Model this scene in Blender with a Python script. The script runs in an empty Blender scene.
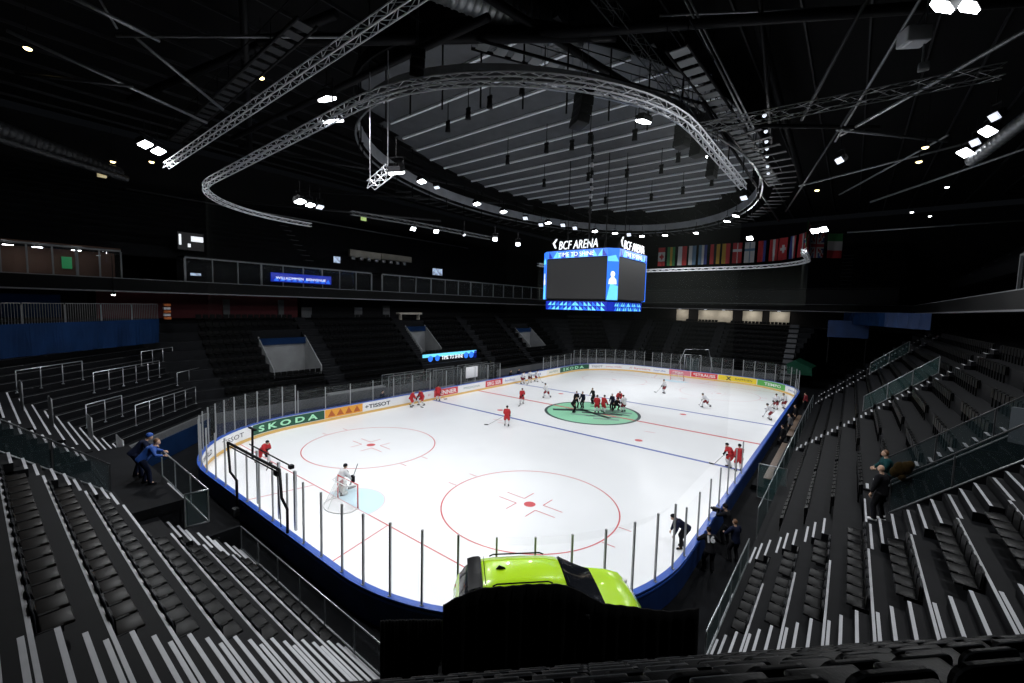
import bpy, bmesh, math, random
from mathutils import Vector, Matrix
random.seed(7)
SC = bpy.context.scene
COL = SC.collection
PI = math.pi
R = math.radians

# ------------------------------------------------------------------ camera, world, exposure
cam_d = bpy.data.cameras.new('camera'); cam = bpy.data.objects.new('camera', cam_d); COL.objects.link(cam)
cam_d.sensor_fit = 'HORIZONTAL'; cam_d.sensor_width = 36.0; cam_d.lens = 430.68 / 1024 * 36.0
cam_d.clip_start = 0.1; cam_d.clip_end = 400
YAW, PITCH, ROLL = -0.66606, -0.080896, 0.0252
_f = Vector((math.sin(YAW) * math.cos(PITCH), math.cos(YAW) * math.cos(PITCH), math.sin(PITCH)))
_r = Vector((math.cos(YAW), -math.sin(YAW), 0)); _u = _r.cross(_f)
_r2 = _r * math.cos(ROLL) + _u * math.sin(ROLL); _u2 = -_r * math.sin(ROLL) + _u * math.cos(ROLL)
_m = Matrix((_r2, _u2, -_f)).transposed().to_4x4(); _m.translation = Vector((19.339, -7.513, 10.104))
cam.matrix_world = _m
SC.camera = cam

w = bpy.data.worlds.new('world'); SC.world = w; w.use_nodes = True
w.node_tree.nodes['Background'].inputs[0].default_value = (0.55, 0.62, 0.75, 1)
w.node_tree.nodes['Background'].inputs[1].default_value = 0.004
SC.view_settings.view_transform = 'Standard'; SC.view_settings.look = 'None'
SC.view_settings.exposure = 0.0; SC.view_settings.gamma = 1.0; SC.view_settings.use_curve_mapping = False
SC.cycles.transparent_max_bounces = 48
SC.cycles.max_bounces = 6; SC.cycles.diffuse_bounces = 3; SC.cycles.glossy_bounces = 3
SC.cycles.sample_clamp_indirect = 4.0
SC.cycles.use_denoising = True
LAMP_W = 3300.0      # watts of each arena floodlight's lamp

# ------------------------------------------------------------------ materials
M = {}
def mat(name, col, rough=0.6, metal=0.0, emit=0.0, var=0.0, scale=8.0, bump=0.0, coat=0.0, spec=None):
    m = bpy.data.materials.new(name); m.use_nodes = True; M[name] = m
    nt = m.node_tree; b = nt.nodes['Principled BSDF']
    c = (col[0], col[1], col[2], 1)
    if spec is None: spec = 0.08 if max(col) < 0.05 and not metal else 0.5      # dull dark paint, cloth and concrete
    b.inputs['Base Color'].default_value = c; b.inputs['Roughness'].default_value = rough
    b.inputs['Metallic'].default_value = metal; b.inputs['Specular IOR Level'].default_value = spec
    b.inputs['Coat Weight'].default_value = coat
    if emit:
        b.inputs['Emission Color'].default_value = c; b.inputs['Emission Strength'].default_value = emit
    if var or bump:
        tc = nt.nodes.new('ShaderNodeTexCoord'); nz = nt.nodes.new('ShaderNodeTexNoise')
        nz.inputs['Scale'].default_value = scale; nz.inputs['Detail'].default_value = 4
        nt.links.new(tc.outputs['Object'], nz.inputs['Vector'])
        if var:
            rp = nt.nodes.new('ShaderNodeValToRGB')
            rp.color_ramp.elements[0].position = 0.3; rp.color_ramp.elements[1].position = 0.7
            rp.color_ramp.elements[0].color = tuple(max(0, v * (1 - var)) for v in col) + (1,)
            rp.color_ramp.elements[1].color = tuple(min(1, v * (1 + var)) for v in col) + (1,)
            nt.links.new(nz.outputs['Fac'], rp.inputs['Fac']); nt.links.new(rp.outputs['Color'], b.inputs['Base Color'])
            if emit: nt.links.new(rp.outputs['Color'], b.inputs['Emission Color'])
        if bump:
            bp = nt.nodes.new('ShaderNodeBump'); bp.inputs['Strength'].default_value = bump; bp.inputs['Distance'].default_value = 0.02
            nt.links.new(nz.outputs['Fac'], bp.inputs['Height']); nt.links.new(bp.outputs['Normal'], b.inputs['Normal'])
    return m
def clearmat(name, tint, solid, rough=0.05, gloss=0.06):
    """see-through sheet: mostly transparent, a little diffuse haze and a little gloss"""
    m = bpy.data.materials.new(name); m.use_nodes = True; M[name] = m
    nt = m.node_tree; nt.nodes.clear()
    o = nt.nodes.new('ShaderNodeOutputMaterial'); t = nt.nodes.new('ShaderNodeBsdfTransparent')
    d = nt.nodes.new('ShaderNodeBsdfDiffuse'); d.inputs[0].default_value = tint + (1,)
    g = nt.nodes.new('ShaderNodeBsdfGlossy'); g.inputs['Roughness'].default_value = rough
    g.inputs[0].default_value = (0.9, 0.95, 0.95, 1)
    a = nt.nodes.new('ShaderNodeMixShader'); a.inputs[0].default_value = solid
    b = nt.nodes.new('ShaderNodeMixShader'); b.inputs[0].default_value = gloss
    nt.links.new(t.outputs[0], a.inputs[1]); nt.links.new(d.outputs[0], a.inputs[2])
    nt.links.new(a.outputs[0], b.inputs[1]); nt.links.new(g.outputs[0], b.inputs[2])
    nt.links.new(b.outputs[0], o.inputs[0])
    return m

mat('ice', (0.86, 0.87, 0.885), 0.30, var=0.02, scale=0.6, spec=0.35)
mat('line_red', (0.62, 0.10, 0.11), 0.4); mat('line_blue', (0.07, 0.12, 0.42), 0.4); mat('crease_blue', (0.62, 0.82, 0.91), 0.4)
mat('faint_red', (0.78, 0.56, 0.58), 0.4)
mat('mint', (0.27, 0.62, 0.40), 0.4); mat('logo_dark', (0.035, 0.06, 0.06), 0.4); mat('logo_grey', (0.2, 0.30, 0.27), 0.4)
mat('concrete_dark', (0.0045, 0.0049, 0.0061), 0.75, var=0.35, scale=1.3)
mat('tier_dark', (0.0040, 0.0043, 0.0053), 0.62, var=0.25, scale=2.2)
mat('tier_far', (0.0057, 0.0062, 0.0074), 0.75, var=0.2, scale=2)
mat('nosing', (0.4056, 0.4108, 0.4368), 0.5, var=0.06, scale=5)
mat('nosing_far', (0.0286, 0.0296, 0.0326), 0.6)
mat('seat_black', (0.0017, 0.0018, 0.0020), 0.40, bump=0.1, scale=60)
mat('seat_rim', (0.0300, 0.0318, 0.0360), 0.35)
mat('seat_olive', (0.0050, 0.0037, 0.0030), 0.42)
mat('steel', (0.42, 0.44, 0.46), 0.35, 0.85); mat('steel_dark', (0.0420, 0.0450, 0.0480), 0.45, 0.6)
mat('alu', (0.4400, 0.4560, 0.4800), 0.32, 0.8); mat('truss_alu', (0.62, 0.63, 0.66), 0.42, 0.25); mat('alley_grey', (0.055, 0.058, 0.064), 0.7, var=0.15, scale=0.8); mat('alley_navy', (0.012, 0.018, 0.05), 0.7); mat('post_grey', (0.3240, 0.3330, 0.3420), 0.4, 0.2); mat('galv', (0.1875, 0.1950, 0.2025), 0.4, 0.6, var=0.15, scale=9)
mat('black_metal', (0.008, 0.008, 0.009), 0.5); mat('roof_black', (0.006, 0.006, 0.0065), 0.85)
mat('roof_steel', (0.0225, 0.0232, 0.0255), 0.55, 0.3)
mat('panel_grey', (0.0480, 0.0512, 0.0576), 0.6, var=0.2, scale=1.1)
mat('band_grey', (0.2100, 0.2175, 0.2325), 0.5, var=0.2, scale=0.8); mat('panel_batten', (0.66, 0.68, 0.72), 0.5)
mat('board_white', (0.80, 0.81, 0.82), 0.4); mat('board_navy', (0.0067, 0.0281, 0.1200), 0.45, var=0.25, scale=1.2)
mat('cap_blue', (0.03, 0.10, 0.46), 0.35); mat('kick_yellow', (0.72, 0.46, 0.14), 0.45)
mat('ad_green', (0.010, 0.085, 0.045), 0.4); mat('ad_lime', (0.42, 0.85, 0.55), 0.4); mat('ad_orange', (0.80, 0.36, 0.04), 0.4)
mat('ad_rust', (0.48, 0.11, 0.02), 0.4); mat('ad_red', (0.62, 0.03, 0.04), 0.4); mat('ad_yellow', (0.83, 0.62, 0.03), 0.4)
mat('ad_leaf', (0.10, 0.42, 0.08), 0.4); mat('ad_ink', (0.03, 0.035, 0.05), 0.4); mat('ad_white', (0.82, 0.82, 0.82), 0.4)
mat('ad_cream', (0.80, 0.76, 0.66), 0.4); mat('ad_pink', (0.65, 0.2, 0.25), 0.4)
mat('skin', (0.50, 0.31, 0.22), 0.55); mat('hair_dark', (0.02, 0.014, 0.01), 0.6); mat('hair_brown', (0.13, 0.06, 0.025), 0.6)
mat('red_cloth', (0.4500, 0.0108, 0.0162), 0.7); mat('white_cloth', (0.6660, 0.6660, 0.6840), 0.7); mat('black_cloth', (0.010, 0.010, 0.012), 0.8)
mat('navy_cloth', (0.008, 0.011, 0.028), 0.8); mat('blue_cloth', (0.0072, 0.0570, 0.2760), 0.7); mat('grey_cloth', (0.10, 0.10, 0.11), 0.8)
mat('teal_cloth', (0.0080, 0.0400, 0.0440), 0.8); mat('mustard_cloth', (0.022, 0.013, 0.003), 0.8); mat('dark_red_cloth', (0.20, 0.012, 0.02), 0.7)
mat('helmet_black', (0.012, 0.013, 0.016), 0.3); mat('helmet_red', (0.45, 0.02, 0.02), 0.3); mat('helmet_white', (0.72, 0.72, 0.74), 0.3)
mat('pads', (0.62, 0.62, 0.60), 0.6); mat('wood', (0.0800, 0.0450, 0.0225), 0.5, var=0.3, scale=6); mat('stick', (0.25, 0.24, 0.24), 0.4)
mat('goal_red', (0.55, 0.03, 0.03), 0.35); mat('goal_white', (0.70, 0.70, 0.70), 0.5)
mat('lime_paint', (0.52, 0.86, 0.012), 0.25, coat=0.8, spec=0.5); mat('car_glass', (0.008, 0.009, 0.012), 0.06, spec=0.7)
mat('car_black', (0.008, 0.008, 0.009), 0.3); mat('rubber', (0.012, 0.012, 0.012), 0.7)
mat('lamp_red', (0.3, 0.01, 0.01), 0.2); mat('drape', (0.0022, 0.0022, 0.0024), 0.95, spec=0.1, bump=0.4, scale=3)
mat('lamp_lens', (0.92, 0.96, 1.0), 0.3, emit=14.0); mat('lamp_dim', (0.75, 0.8, 0.9), 0.3, emit=1.1)
mat('lamp_warm', (1.0, 0.78, 0.36), 0.3, emit=6.0); mat('window_warm', (1.0, 0.85, 0.5), 0.3, emit=0.3); mat('panel_green', (0.03, 0.35, 0.12), 0.4, emit=0.12); mat('lamp_green', (0.55, 0.75, 0.25), 0.3, emit=0.5)
mat('screen_dark', (0.030, 0.030, 0.031), 0.5, emit=0.30)
mat('led_blue', (0.02, 0.14, 0.75), 0.3, emit=1.15); mat('led_cyan', (0.14, 0.58, 0.84), 0.3, emit=0.9)
mat('led_deep', (0.005, 0.02, 0.35), 0.3, emit=0.7); mat('led_white', (0.92, 0.96, 1.0), 0.3, emit=0.85)
mat('led_screen', (0.30, 0.38, 0.52), 0.3, emit=0.8, var=0.6, scale=2.0)
mat('sign_white', (0.9, 0.92, 0.95), 0.3, emit=0.75)
mat('banner_blue', (0.0023, 0.0128, 0.0450), 0.8, var=0.25, scale=0.7); mat('banner_bright', (0.0030, 0.0195, 0.0750), 0.8, var=0.2, scale=0.7)
mat('wall_red', (0.1120, 0.0144, 0.0192), 0.8); mat('wall_dark', (0.012, 0.012, 0.013), 0.85); mat('wall_beige', (0.30, 0.28, 0.24), 0.7, var=0.15, scale=1)
mat('wall_light', (0.1320, 0.1380, 0.1440), 0.7, var=0.15, scale=1); mat('fascia', (0.0070, 0.0073, 0.0077), 0.6); mat('fascia_rail', (0.20, 0.20, 0.215), 0.4)
mat('room_warm', (0.0750, 0.0330, 0.0180), 0.7); mat('mullion', (0.17, 0.18, 0.19), 0.5); mat('canopy_green', (0.0056, 0.0392, 0.0224), 0.6)
mat('panel_dim', (0.045, 0.055, 0.065), 0.6); mat('fence_grey', (0.1540, 0.1575, 0.1645), 0.45, 0.2); mat('orange_cloth', (0.4, 0.1, 0.02), 0.8)
mat('flag_red', (0.2264, 0.0081, 0.0108), 0.8); mat('flag_white', (0.2753, 0.2753, 0.2753), 0.8); mat('flag_blue', (0.0108, 0.0216, 0.1186), 0.8)
mat('flag_sky', (0.0462, 0.0924, 0.1478), 0.8); mat('flag_yellow', (0.2310, 0.1386, 0.0092), 0.8); mat('flag_green', (0.0123, 0.0986, 0.0246), 0.8); mat('flag_black', (0.01, 0.01, 0.01), 0.8)
clearmat('glass', (0.75, 0.82, 0.84), 0.010, rough=0.0, gloss=0.004); clearmat('glass_teal', (0.10, 0.20, 0.20), 0.12, rough=0.0, gloss=0.015)
clearmat('glass_dark', (0.03, 0.05, 0.055), 0.30, rough=0.0, gloss=0.012)
clearmat('netting', (0.10, 0.11, 0.10), 0.05, rough=0.8, gloss=0.0); clearmat('goal_net', (0.75, 0.75, 0.75), 0.22, rough=0.8, gloss=0.0)

# ------------------------------------------------------------------ mesh helper
class MB:
    def __init__(s): s.v = []; s.f = []; s.m = []; s.mats = []; s.cur = 0; s.sm = []
    def use(s, name):
        m = M[name]
        if m not in s.mats: s.mats.append(m)
        s.cur = s.mats.index(m); return s
    def add(s, vs, fs, smooth=False):
        o = len(s.v); s.v.extend([tuple(p) for p in vs])
        for f in fs: s.f.append([i + o for i in f]); s.m.append(s.cur); s.sm.append(smooth)
        return s
    def box(s, c, size, rot=None, ax=None):
        hx, hy, hz = size[0] / 2, size[1] / 2, size[2] / 2
        vs = [Vector((x, y, z)) for x in (-hx, hx) for y in (-hy, hy) for z in (-hz, hz)]
        if rot is not None: vs = [rot @ p for p in vs]
        if ax is not None: vs = [ax[0] * p.x + ax[1] * p.y + ax[2] * p.z for p in vs]
        c = Vector(c); vs = [p + c for p in vs]
        return s.add(vs, [(0, 1, 3, 2), (4, 6, 7, 5), (0, 4, 5, 1), (2, 3, 7, 6), (0, 2, 6, 4), (1, 5, 7, 3)])
    def rbox(s, c, size, b=0.02, rot=None):
        """box with chamfered edges"""
        bm = bmesh.new(); bmesh.ops.create_cube(bm, size=1.0)
        for v in bm.verts: v.co = Vector((v.co.x * size[0], v.co.y * size[1], v.co.z * size[2]))
        bmesh.ops.bevel(bm, geom=bm.edges[:], offset=b, segments=2, affect='EDGES', profile=0.6)
        vs = [(rot @ v.co if rot is not None else v.co) + Vector(c) for v in bm.verts]
        bm.verts.index_update(); fs = [[v.index for v in f.verts] for f in bm.faces]; bm.free()
        return s.add(vs, fs, True)
    def tube(s, pts, r, n=6, cap=True):
        pts = [Vector(p) for p in pts]; k = len(pts)
        rr = r if isinstance(r, (list, tuple)) else [r] * k
        vs = []; up = None
        for i, p in enumerate(pts):
            t = (pts[min(i + 1, k - 1)] - pts[max(i - 1, 0)])
            t = t.normalized() if t.length > 1e-9 else Vector((0, 0, 1))
            if up is None: up = Vector((0, 0, 1)) if abs(t.z) < 0.9 else Vector((1, 0, 0))
            a = t.cross(up)
            if a.length < 1e-4: a = t.cross(Vector((1, 0.3, 0)))
            a.normalize(); b = a.cross(t); up = b if abs(t.z) >= 0.9 else Vector((0, 0, 1)) if abs(t.z) < 0.9 else b
            for j in range(n):
                an = 2 * PI * j / n; vs.append(p + (a * math.cos(an) + b * math.sin(an)) * rr[i])
        fs = []
        for i in range(k - 1):
            for j in range(n):
                fs.append((i * n + j, i * n + (j + 1) % n, (i + 1) * n + (j + 1) % n, (i + 1) * n + j))
        if cap: fs.append(list(range(n - 1, -1, -1))); fs.append([(k - 1) * n + j for j in range(n)])
        return s.add(vs, fs, n > 5)
    def ball(s, c, r, n=10, m=7, rot=None):
        r = r if isinstance(r, (list, tuple)) else (r, r, r); vs = []; c = Vector(c)
        for i in range(m + 1):
            t = PI * i / m
            for j in range(n):
                a = 2 * PI * j / n
                p = Vector((math.sin(t) * math.cos(a) * r[0], math.sin(t) * math.sin(a) * r[1], math.cos(t) * r[2]))
                vs.append(c + (rot @ p if rot is not None else p))
        fs = []
        for i in range(m):
            for j in range(n):
                fs.append((i * n + j, (i + 1) * n + j, (i + 1) * n + (j + 1) % n, i * n + (j + 1) % n))
        return s.add(vs, fs, True)
    def prism(s, poly, d):
        """polygon (3-D points) pushed along vector d"""
        poly = [Vector(p) for p in poly]; d = Vector(d); n = len(poly)
        vs = poly + [p + d for p in poly]
        fs = [list(range(n - 1, -1, -1)), list(range(n, 2 * n))] + [(i, (i + 1) % n, n + (i + 1) % n, n + i) for i in range(n)]
        return s.add(vs, fs)
    def lathe(s, prof, c, n=16):
        c = Vector(c); k = len(prof); vs = []
        for r, z in prof:
            for j in range(n): vs.append(c + Vector((r * math.cos(2 * PI * j / n), r * math.sin(2 * PI * j / n), z)))
        fs = [(i * n + j, i * n + (j + 1) % n, (i + 1) * n + (j + 1) % n, (i + 1) * n + j) for i in range(k - 1) for j in range(n)]
        return s.add(vs, fs, True)
    def build(s, name, parent=None, loc=None, rot=None, material=None):
        me = bpy.data.meshes.new(name); me.from_pydata(s.v, [], s.f)
        for m in s.mats: me.materials.append(m)
        me.polygons.foreach_set('material_index', s.m); me.polygons.foreach_set('use_smooth', s.sm)
        me.update()
        bm = bmesh.new(); bm.from_mesh(me); bmesh.ops.recalc_face_normals(bm, faces=bm.faces); bm.to_mesh(me); bm.free()
        o = bpy.data.objects.new(name, me); COL.objects.link(o)
        if parent: o.parent = parent
        if loc: o.location = loc
        if rot: o.rotation_euler = rot
        return o
def mb(name): return MB().use(name)
def tag(o, label=None, cat=None, group=None, kind=None):
    if label: o['label'] = label
    if cat: o['category'] = cat
    if group: o['group'] = group
    if kind: o['kind'] = kind
    return o
def thing(name, label, cat, loc=(0, 0, 0), rz=0.0, group=None):
    o = bpy.data.objects.new(name, None); COL.objects.link(o); o.location = loc; o.rotation_euler = (0, 0, rz)
    o.empty_display_size = 0.2
    return tag(o, label, cat, group)
def struct(m, name, parent=None):
    o = m.build(name, parent)
    if not parent: o['kind'] = 'structure'
    return o
def copy_tree(o, parent=None):
    c = o.copy(); COL.objects.link(c)
    if parent: c.parent = parent
    for ch in KIDS.get(o.name, []): copy_tree(ch, c)
    return c
KIDS = {}
def index_kids():
    KIDS.clear()
    for o in bpy.data.objects:
        if o.parent: KIDS.setdefault(o.parent.name, []).append(o)
def text_mb(mbx, txt, place, size=1.0, depth=0.01, bold=0.0, width=None, shear=0.0, center=False, space=1.0):
    """lettering: place(x, y, d) -> world point for text-plane x, y and depth d"""
    cu = bpy.data.curves.new('t', 'FONT'); cu.body = txt; cu.size = size; cu.offset = bold; cu.resolution_u = 3; cu.shear = shear; cu.space_character = space
    o = bpy.data.objects.new('t', cu); COL.objects.link(o)
    dg = bpy.context.evaluated_depsgraph_get(); me = bpy.data.meshes.new_from_object(o.evaluated_get(dg))
    xs = [v.co.x for v in me.vertices]; ys = [v.co.y for v in me.vertices]
    x0, x1 = min(xs), max(xs); sx = (width / (x1 - x0)) if width else 1.0; n = len(me.vertices)
    off = -(x1 - x0) * sx / 2 if center else 0.0
    vs = [place((v.co.x - x0) * sx + off, v.co.y, 0.0) for v in me.vertices] + [place((v.co.x - x0) * sx + off, v.co.y, depth) for v in me.vertices]
    fs = [list(p.vertices)[::-1] for p in me.polygons] + [[i + n for i in p.vertices] for p in me.polygons]
    mbx.add(vs, fs)
    bpy.data.objects.remove(o); bpy.data.curves.remove(cu); bpy.data.meshes.remove(me)
ORD = ['first', 'second', 'third', 'fourth', 'fifth', 'sixth', 'seventh', 'eighth', 'ninth', 'tenth', 'eleventh', 'twelfth', 'thirteenth',
       'fourteenth', 'fifteenth', 'sixteenth', 'seventeenth', 'eighteenth', 'nineteenth', 'twentieth', '21st', '22nd', '23rd', '24th', '25th', '26th', '27th', '28th', '29th', '30th']

# ------------------------------------------------------------------ rink geometry helpers (rink 30 x 60 m, near end at y = 0)
HW, LN, CR = 15.0, 60.0, 8.5
ARC = PI / 2 * CR
def per(s):
    """perimeter point and inward normal; s = 0 where the left straight begins (-15, 8.5), going away from the camera"""
    s = s % PERIM
    segs = [('l', (-HW, CR), (0, 1), LN - 2 * CR), ('a', (-HW + CR, LN - CR), PI, ARC), ('l', (-HW + CR, LN), (1, 0), 2 * HW - 2 * CR),
            ('a', (HW - CR, LN - CR), PI / 2, ARC), ('l', (HW, LN - CR), (0, -1), LN - 2 * CR), ('a', (HW - CR, CR), 0, ARC),
            ('l', (HW - CR, 0), (-1, 0), 2 * HW - 2 * CR), ('a', (-HW + CR, CR), -PI / 2, ARC)]
    for g in segs:
        if s <= g[3] + 1e-9:
            if g[0] == 'l':
                p = Vector((g[1][0] + g[2][0] * s, g[1][1] + g[2][1] * s, 0)); t = Vector((g[2][0], g[2][1], 0))
            else:
                a = g[2] - s / CR; p = Vector((g[1][0] + CR * math.cos(a), g[1][1] + CR * math.sin(a), 0)); t = Vector((math.sin(a), -math.cos(a), 0))
            return p, Vector((t.y, -t.x, 0)), t
        s -= g[3]
    return per(0)
PERIM = 2 * (LN - 2 * CR) + 2 * (2 * HW - 2 * CR) + 4 * ARC
S1 = LN - 2 * CR; S2 = S1 + ARC; S3 = S2 + 2 * HW - 2 * CR; S4 = S3 + ARC; S5 = S4 + S1; S6 = S5 + ARC; S7 = S6 + 2 * HW - 2 * CR
def strip_ring(m, s0, s1, prof, step=0.6):
    """sweep a closed profile [(inward offset, z)] along the perimeter"""
    n = max(2, int(abs(s1 - s0) / step) + 1); k = len(prof); vs = []
    for i in range(n + 1):
        p, nn, t = per(s0 + (s1 - s0) * i / n)
        for d, z in prof: vs.append(p + nn * d + Vector((0, 0, z)))
    fs = [(i * k + j, i * k + (j + 1) % k, (i + 1) * k + (j + 1) % k, (i + 1) * k + j) for i in range(n) for j in range(k)]
    closed = abs(abs(s1 - s0) - PERIM) < 1e-6
    if not closed: fs += [list(range(k)), [n * k + j for j in range(k - 1, -1, -1)]]
    m.add(vs, fs)

# ------------------------------------------------------------------ floor and ice
m = mb('concrete_dark'); m.box((0, 30, -0.14), (110, 150, 0.24)); struct(m, 'floor')
m = mb('ice')
ring = [per(PERIM * i / 160)[0] for i in range(160)]
m.prism([p + Vector((0, 0, -0.02)) for p in ring], (0, 0, 0.02))
Z1, Z2, Z3 = 0.003, 0.006, 0.009
def halfw(y):
    if y < CR: return HW - CR + math.sqrt(max(0, CR * CR - (CR - y) ** 2))
    if y > LN - CR: return HW - CR + math.sqrt(max(0, CR * CR - (y - LN + CR) ** 2))
    return HW
def bar(y, wd, mt, z=Z1): m.use(mt); m.prism([(-halfw(y), y - wd / 2, z), (halfw(y), y - wd / 2, z), (halfw(y), y + wd / 2, z), (-halfw(y), y + wd / 2, z)], (0, 0, 0.001))
def annulus(cx, cy, r0, r1, mt, z=Z1, a0=0.0, a1=2 * PI, n=72):
    m.use(mt); vs = []
    for i in range(n + 1):
        a = a0 + (a1 - a0) * i / n
        vs += [(cx + r0 * math.cos(a), cy + r0 * math.sin(a), z), (cx + r1 * math.cos(a), cy + r1 * math.sin(a), z)]
    m.add(vs, [(2 * i, 2 * i + 1, 2 * i + 3, 2 * i + 2) for i in range(n)])
def rect(cx, cy, wx, wy, mt, z=Z2): m.use(mt); m.add([(cx - wx / 2, cy - wy / 2, z), (cx + wx / 2, cy - wy / 2, z), (cx + wx / 2, cy + wy / 2, z), (cx - wx / 2, cy + wy / 2, z)], [(0, 1, 2, 3)])
def seg(a, b, wd, mt, z=Z2):
    a = Vector(a).to_3d(); b = Vector(b).to_3d(); t = (b - a).normalized(); q = Vector((-t.y, t.x, 0)) * wd / 2; h = Vector((0, 0, z)); m.use(mt)
    m.add([a - q + h, b - q + h, b + q + h, a + q + h], [(0, 1, 2, 3)])
bar(22.86, 0.30, 'line_blue'); bar(37.14, 0.30, 'line_blue'); bar(30, 0.30, 'line_red', Z2)
bar(4, 0.06, 'line_red'); bar(56, 0.06, 'line_red')
for e, sg in ((4.0, 1), (56.0, -1)):
    for sx in (-1, 1):
        seg((sx * 3.35, e), (sx * 4.27, e - sg * 4), 0.055, 'line_red')
        cx, cy = sx * 7, e + sg * 6
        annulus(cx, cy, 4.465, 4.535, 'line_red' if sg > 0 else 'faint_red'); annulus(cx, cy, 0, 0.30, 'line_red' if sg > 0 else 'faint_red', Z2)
        for ax_ in (-1, 1):
            for ay in (-1, 1):
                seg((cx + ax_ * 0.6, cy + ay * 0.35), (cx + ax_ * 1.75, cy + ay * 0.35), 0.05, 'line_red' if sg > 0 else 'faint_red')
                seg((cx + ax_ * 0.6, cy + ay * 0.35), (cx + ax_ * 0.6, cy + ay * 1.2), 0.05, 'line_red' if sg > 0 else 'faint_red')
            for ay in (-0.85, 0.85): seg((cx + ax_ * 4.5, cy + ay), (cx + ax_ * 5.1, cy + ay), 0.05, 'line_red')
    a0, a1 = (0, PI) if sg > 0 else (PI, 2 * PI)
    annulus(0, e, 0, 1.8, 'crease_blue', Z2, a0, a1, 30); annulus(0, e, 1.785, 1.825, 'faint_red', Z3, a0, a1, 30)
    for sx in (-1, 1):
        annulus(sx * 7, 30 - sg * (30 - 24.4), 0, 0.30, 'line_red', Z2)
annulus(0, 30, 0, 4.5, 'mint', Z2); annulus(0, 30, 4.33, 4.62, 'logo_dark', Z3)
# dark emblem in the centre circle: sweeping bars and a round blot of grey letters
for a, b, wd, mt in (((-3.4, 28.3), (-0.6, 30.4), 0.75, 'logo_dark'), ((-1.6, 30.4), (2.4, 29.0), 0.5, 'logo_dark'), ((0.4, 31.2), (3.2, 32.2), 0.5, 'logo_grey'), ((1.2, 28.0), (3.3, 29.0), 0.4, 'logo_grey'), ((-2.6, 29.4), (1.2, 31.7), 0.28, 'logo_dark'), ((-0.7, 29.3), (2.7, 31.0), 0.55, 'logo_dark'),
                     ((0.2, 28.4), (3.0, 29.9), 0.4, 'logo_grey'), ((-0.4, 31.5), (2.2, 32.6), 0.45, 'logo_grey'), ((1.0, 30.9), (3.4, 31.2), 0.3, 'logo_dark'),
                     ((-1.2, 28.0), (0.9, 28.9), 0.35, 'logo_grey'), ((-1.3, 32.2), (0.4, 33.2), 0.3, 'logo_dark')):
    seg(a, b, wd, mt, 0.012)
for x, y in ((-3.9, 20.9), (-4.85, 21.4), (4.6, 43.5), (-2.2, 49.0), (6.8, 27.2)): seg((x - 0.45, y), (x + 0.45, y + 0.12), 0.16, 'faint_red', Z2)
ice = m.build('floor_ice'); ice['kind'] = 'structure'

# ------------------------------------------------------------------ boards, glass, adverts
boards = thing('rink_boards', 'low white dasher boards with blue cap and adverts ringing the ice', 'rink boards')
m = mb('board_white'); strip_ring(m, 0, PERIM, [(0.0, 0.0), (0.0, 1.05), (-0.02, 1.05), (-0.02, 0.0)]); 
m.use('board_navy'); strip_ring(m, 0, PERIM, [(-0.03, 0.0), (-0.03, 1.05), (-0.16, 1.05), (-0.16, 0.0)]); m.build('board_panel', boards)
m = mb('kick_yellow'); strip_ring(m, 0, PERIM, [(0.012, 0.004), (0.012, 0.22), (0.002, 0.22), (0.002, 0.004)]); m.build('kick_plate', boards)
m = mb('cap_blue'); strip_ring(m, 0, PERIM, [(0.03, 1.05), (0.03, 1.10), (-0.20, 1.10), (-0.20, 1.05)]); m.build('cap_rail', boards)
m = mb('cap_blue'); strip_ring(m, S4 + 20, PERIM, [(-0.16, 0.90), (-0.16, 0.96), (-0.185, 0.96), (-0.185, 0.90)]); m.build('blue_trim', boards)

def advert(s0, s1, bg, letters=(), z0=0.26, z1=1.0):
    m = mb(bg); strip_ring(m, s0, s1, [(0.018, z0), (0.018, z1), (0.004, z1), (0.004, z0)], 0.4)
    o = m.build('advert_panel', boards)
    for txt, c, wfrac, off, hfrac, bold in letters:
        k = mb(c); L = (s1 - s0); wd = L * wfrac; x0 = s0 + L * off
        H = (z1 - z0) * hfrac; zb = (z0 + z1) / 2 - H * 0.36
        def place(x, y, d):
            p, nn, t = per(x0 + x); return p + nn * (0.02 + d) + Vector((0, 0, zb + y))
        text_mb(k, txt, place, size=H, depth=0.006, bold=bold, width=wd, space=1.5 if txt == 'SKODA' else 1.0)
        k.build('lettering', o)
    return o
def advert_tri(o, s0, n, gap, c):
    k = mb(c)
    for i in range(n):
        sc = s0 + gap * i
        P = [per(sc + dx)[0] + per(sc + dx)[1] * 0.021 + Vector((0, 0, z)) for dx, z in ((-0.34, 0.38), (0.34, 0.38), (0.0, 0.92))]
        k.prism(P, per(sc)[1] * 0.006)
    k.build('triangle_mark', o)
advert(S7 + 2.3, S7 + 9.7, 'ad_white', (('IIHF WORLD', 'ad_ink', 0.36, 0.05, 0.62, 0.01), ('TISSOT', 'ad_ink', 0.3, 0.6, 0.62, 0.0)))
advert(S7 + 9.8, PERIM + 2.35, 'ad_green', (('SKODA', 'ad_lime', 0.82, 0.08, 0.80, 0.018),))
o = advert(2.4, 5.95, 'ad_orange'); advert_tri(o, 2.98, 4, 0.80, 'ad_rust')
advert(6.0, 9.2, 'ad_white', (('+TISSOT', 'ad_ink', 0.86, 0.06, 0.66, 0.012),))
advert(9.25, 14.4, 'ad_white', (('SWISS LIFE', 'ad_ink', 0.34, 0.42, 0.5, 0.0), ('H', 'ad_pink', 0.05, 0.86, 0.5, 0.0)))
advert(14.5, 18.0, 'ad_red', (('DENNER', 'ad_white', 0.86, 0.08, 0.86, 0.014),))
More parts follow.
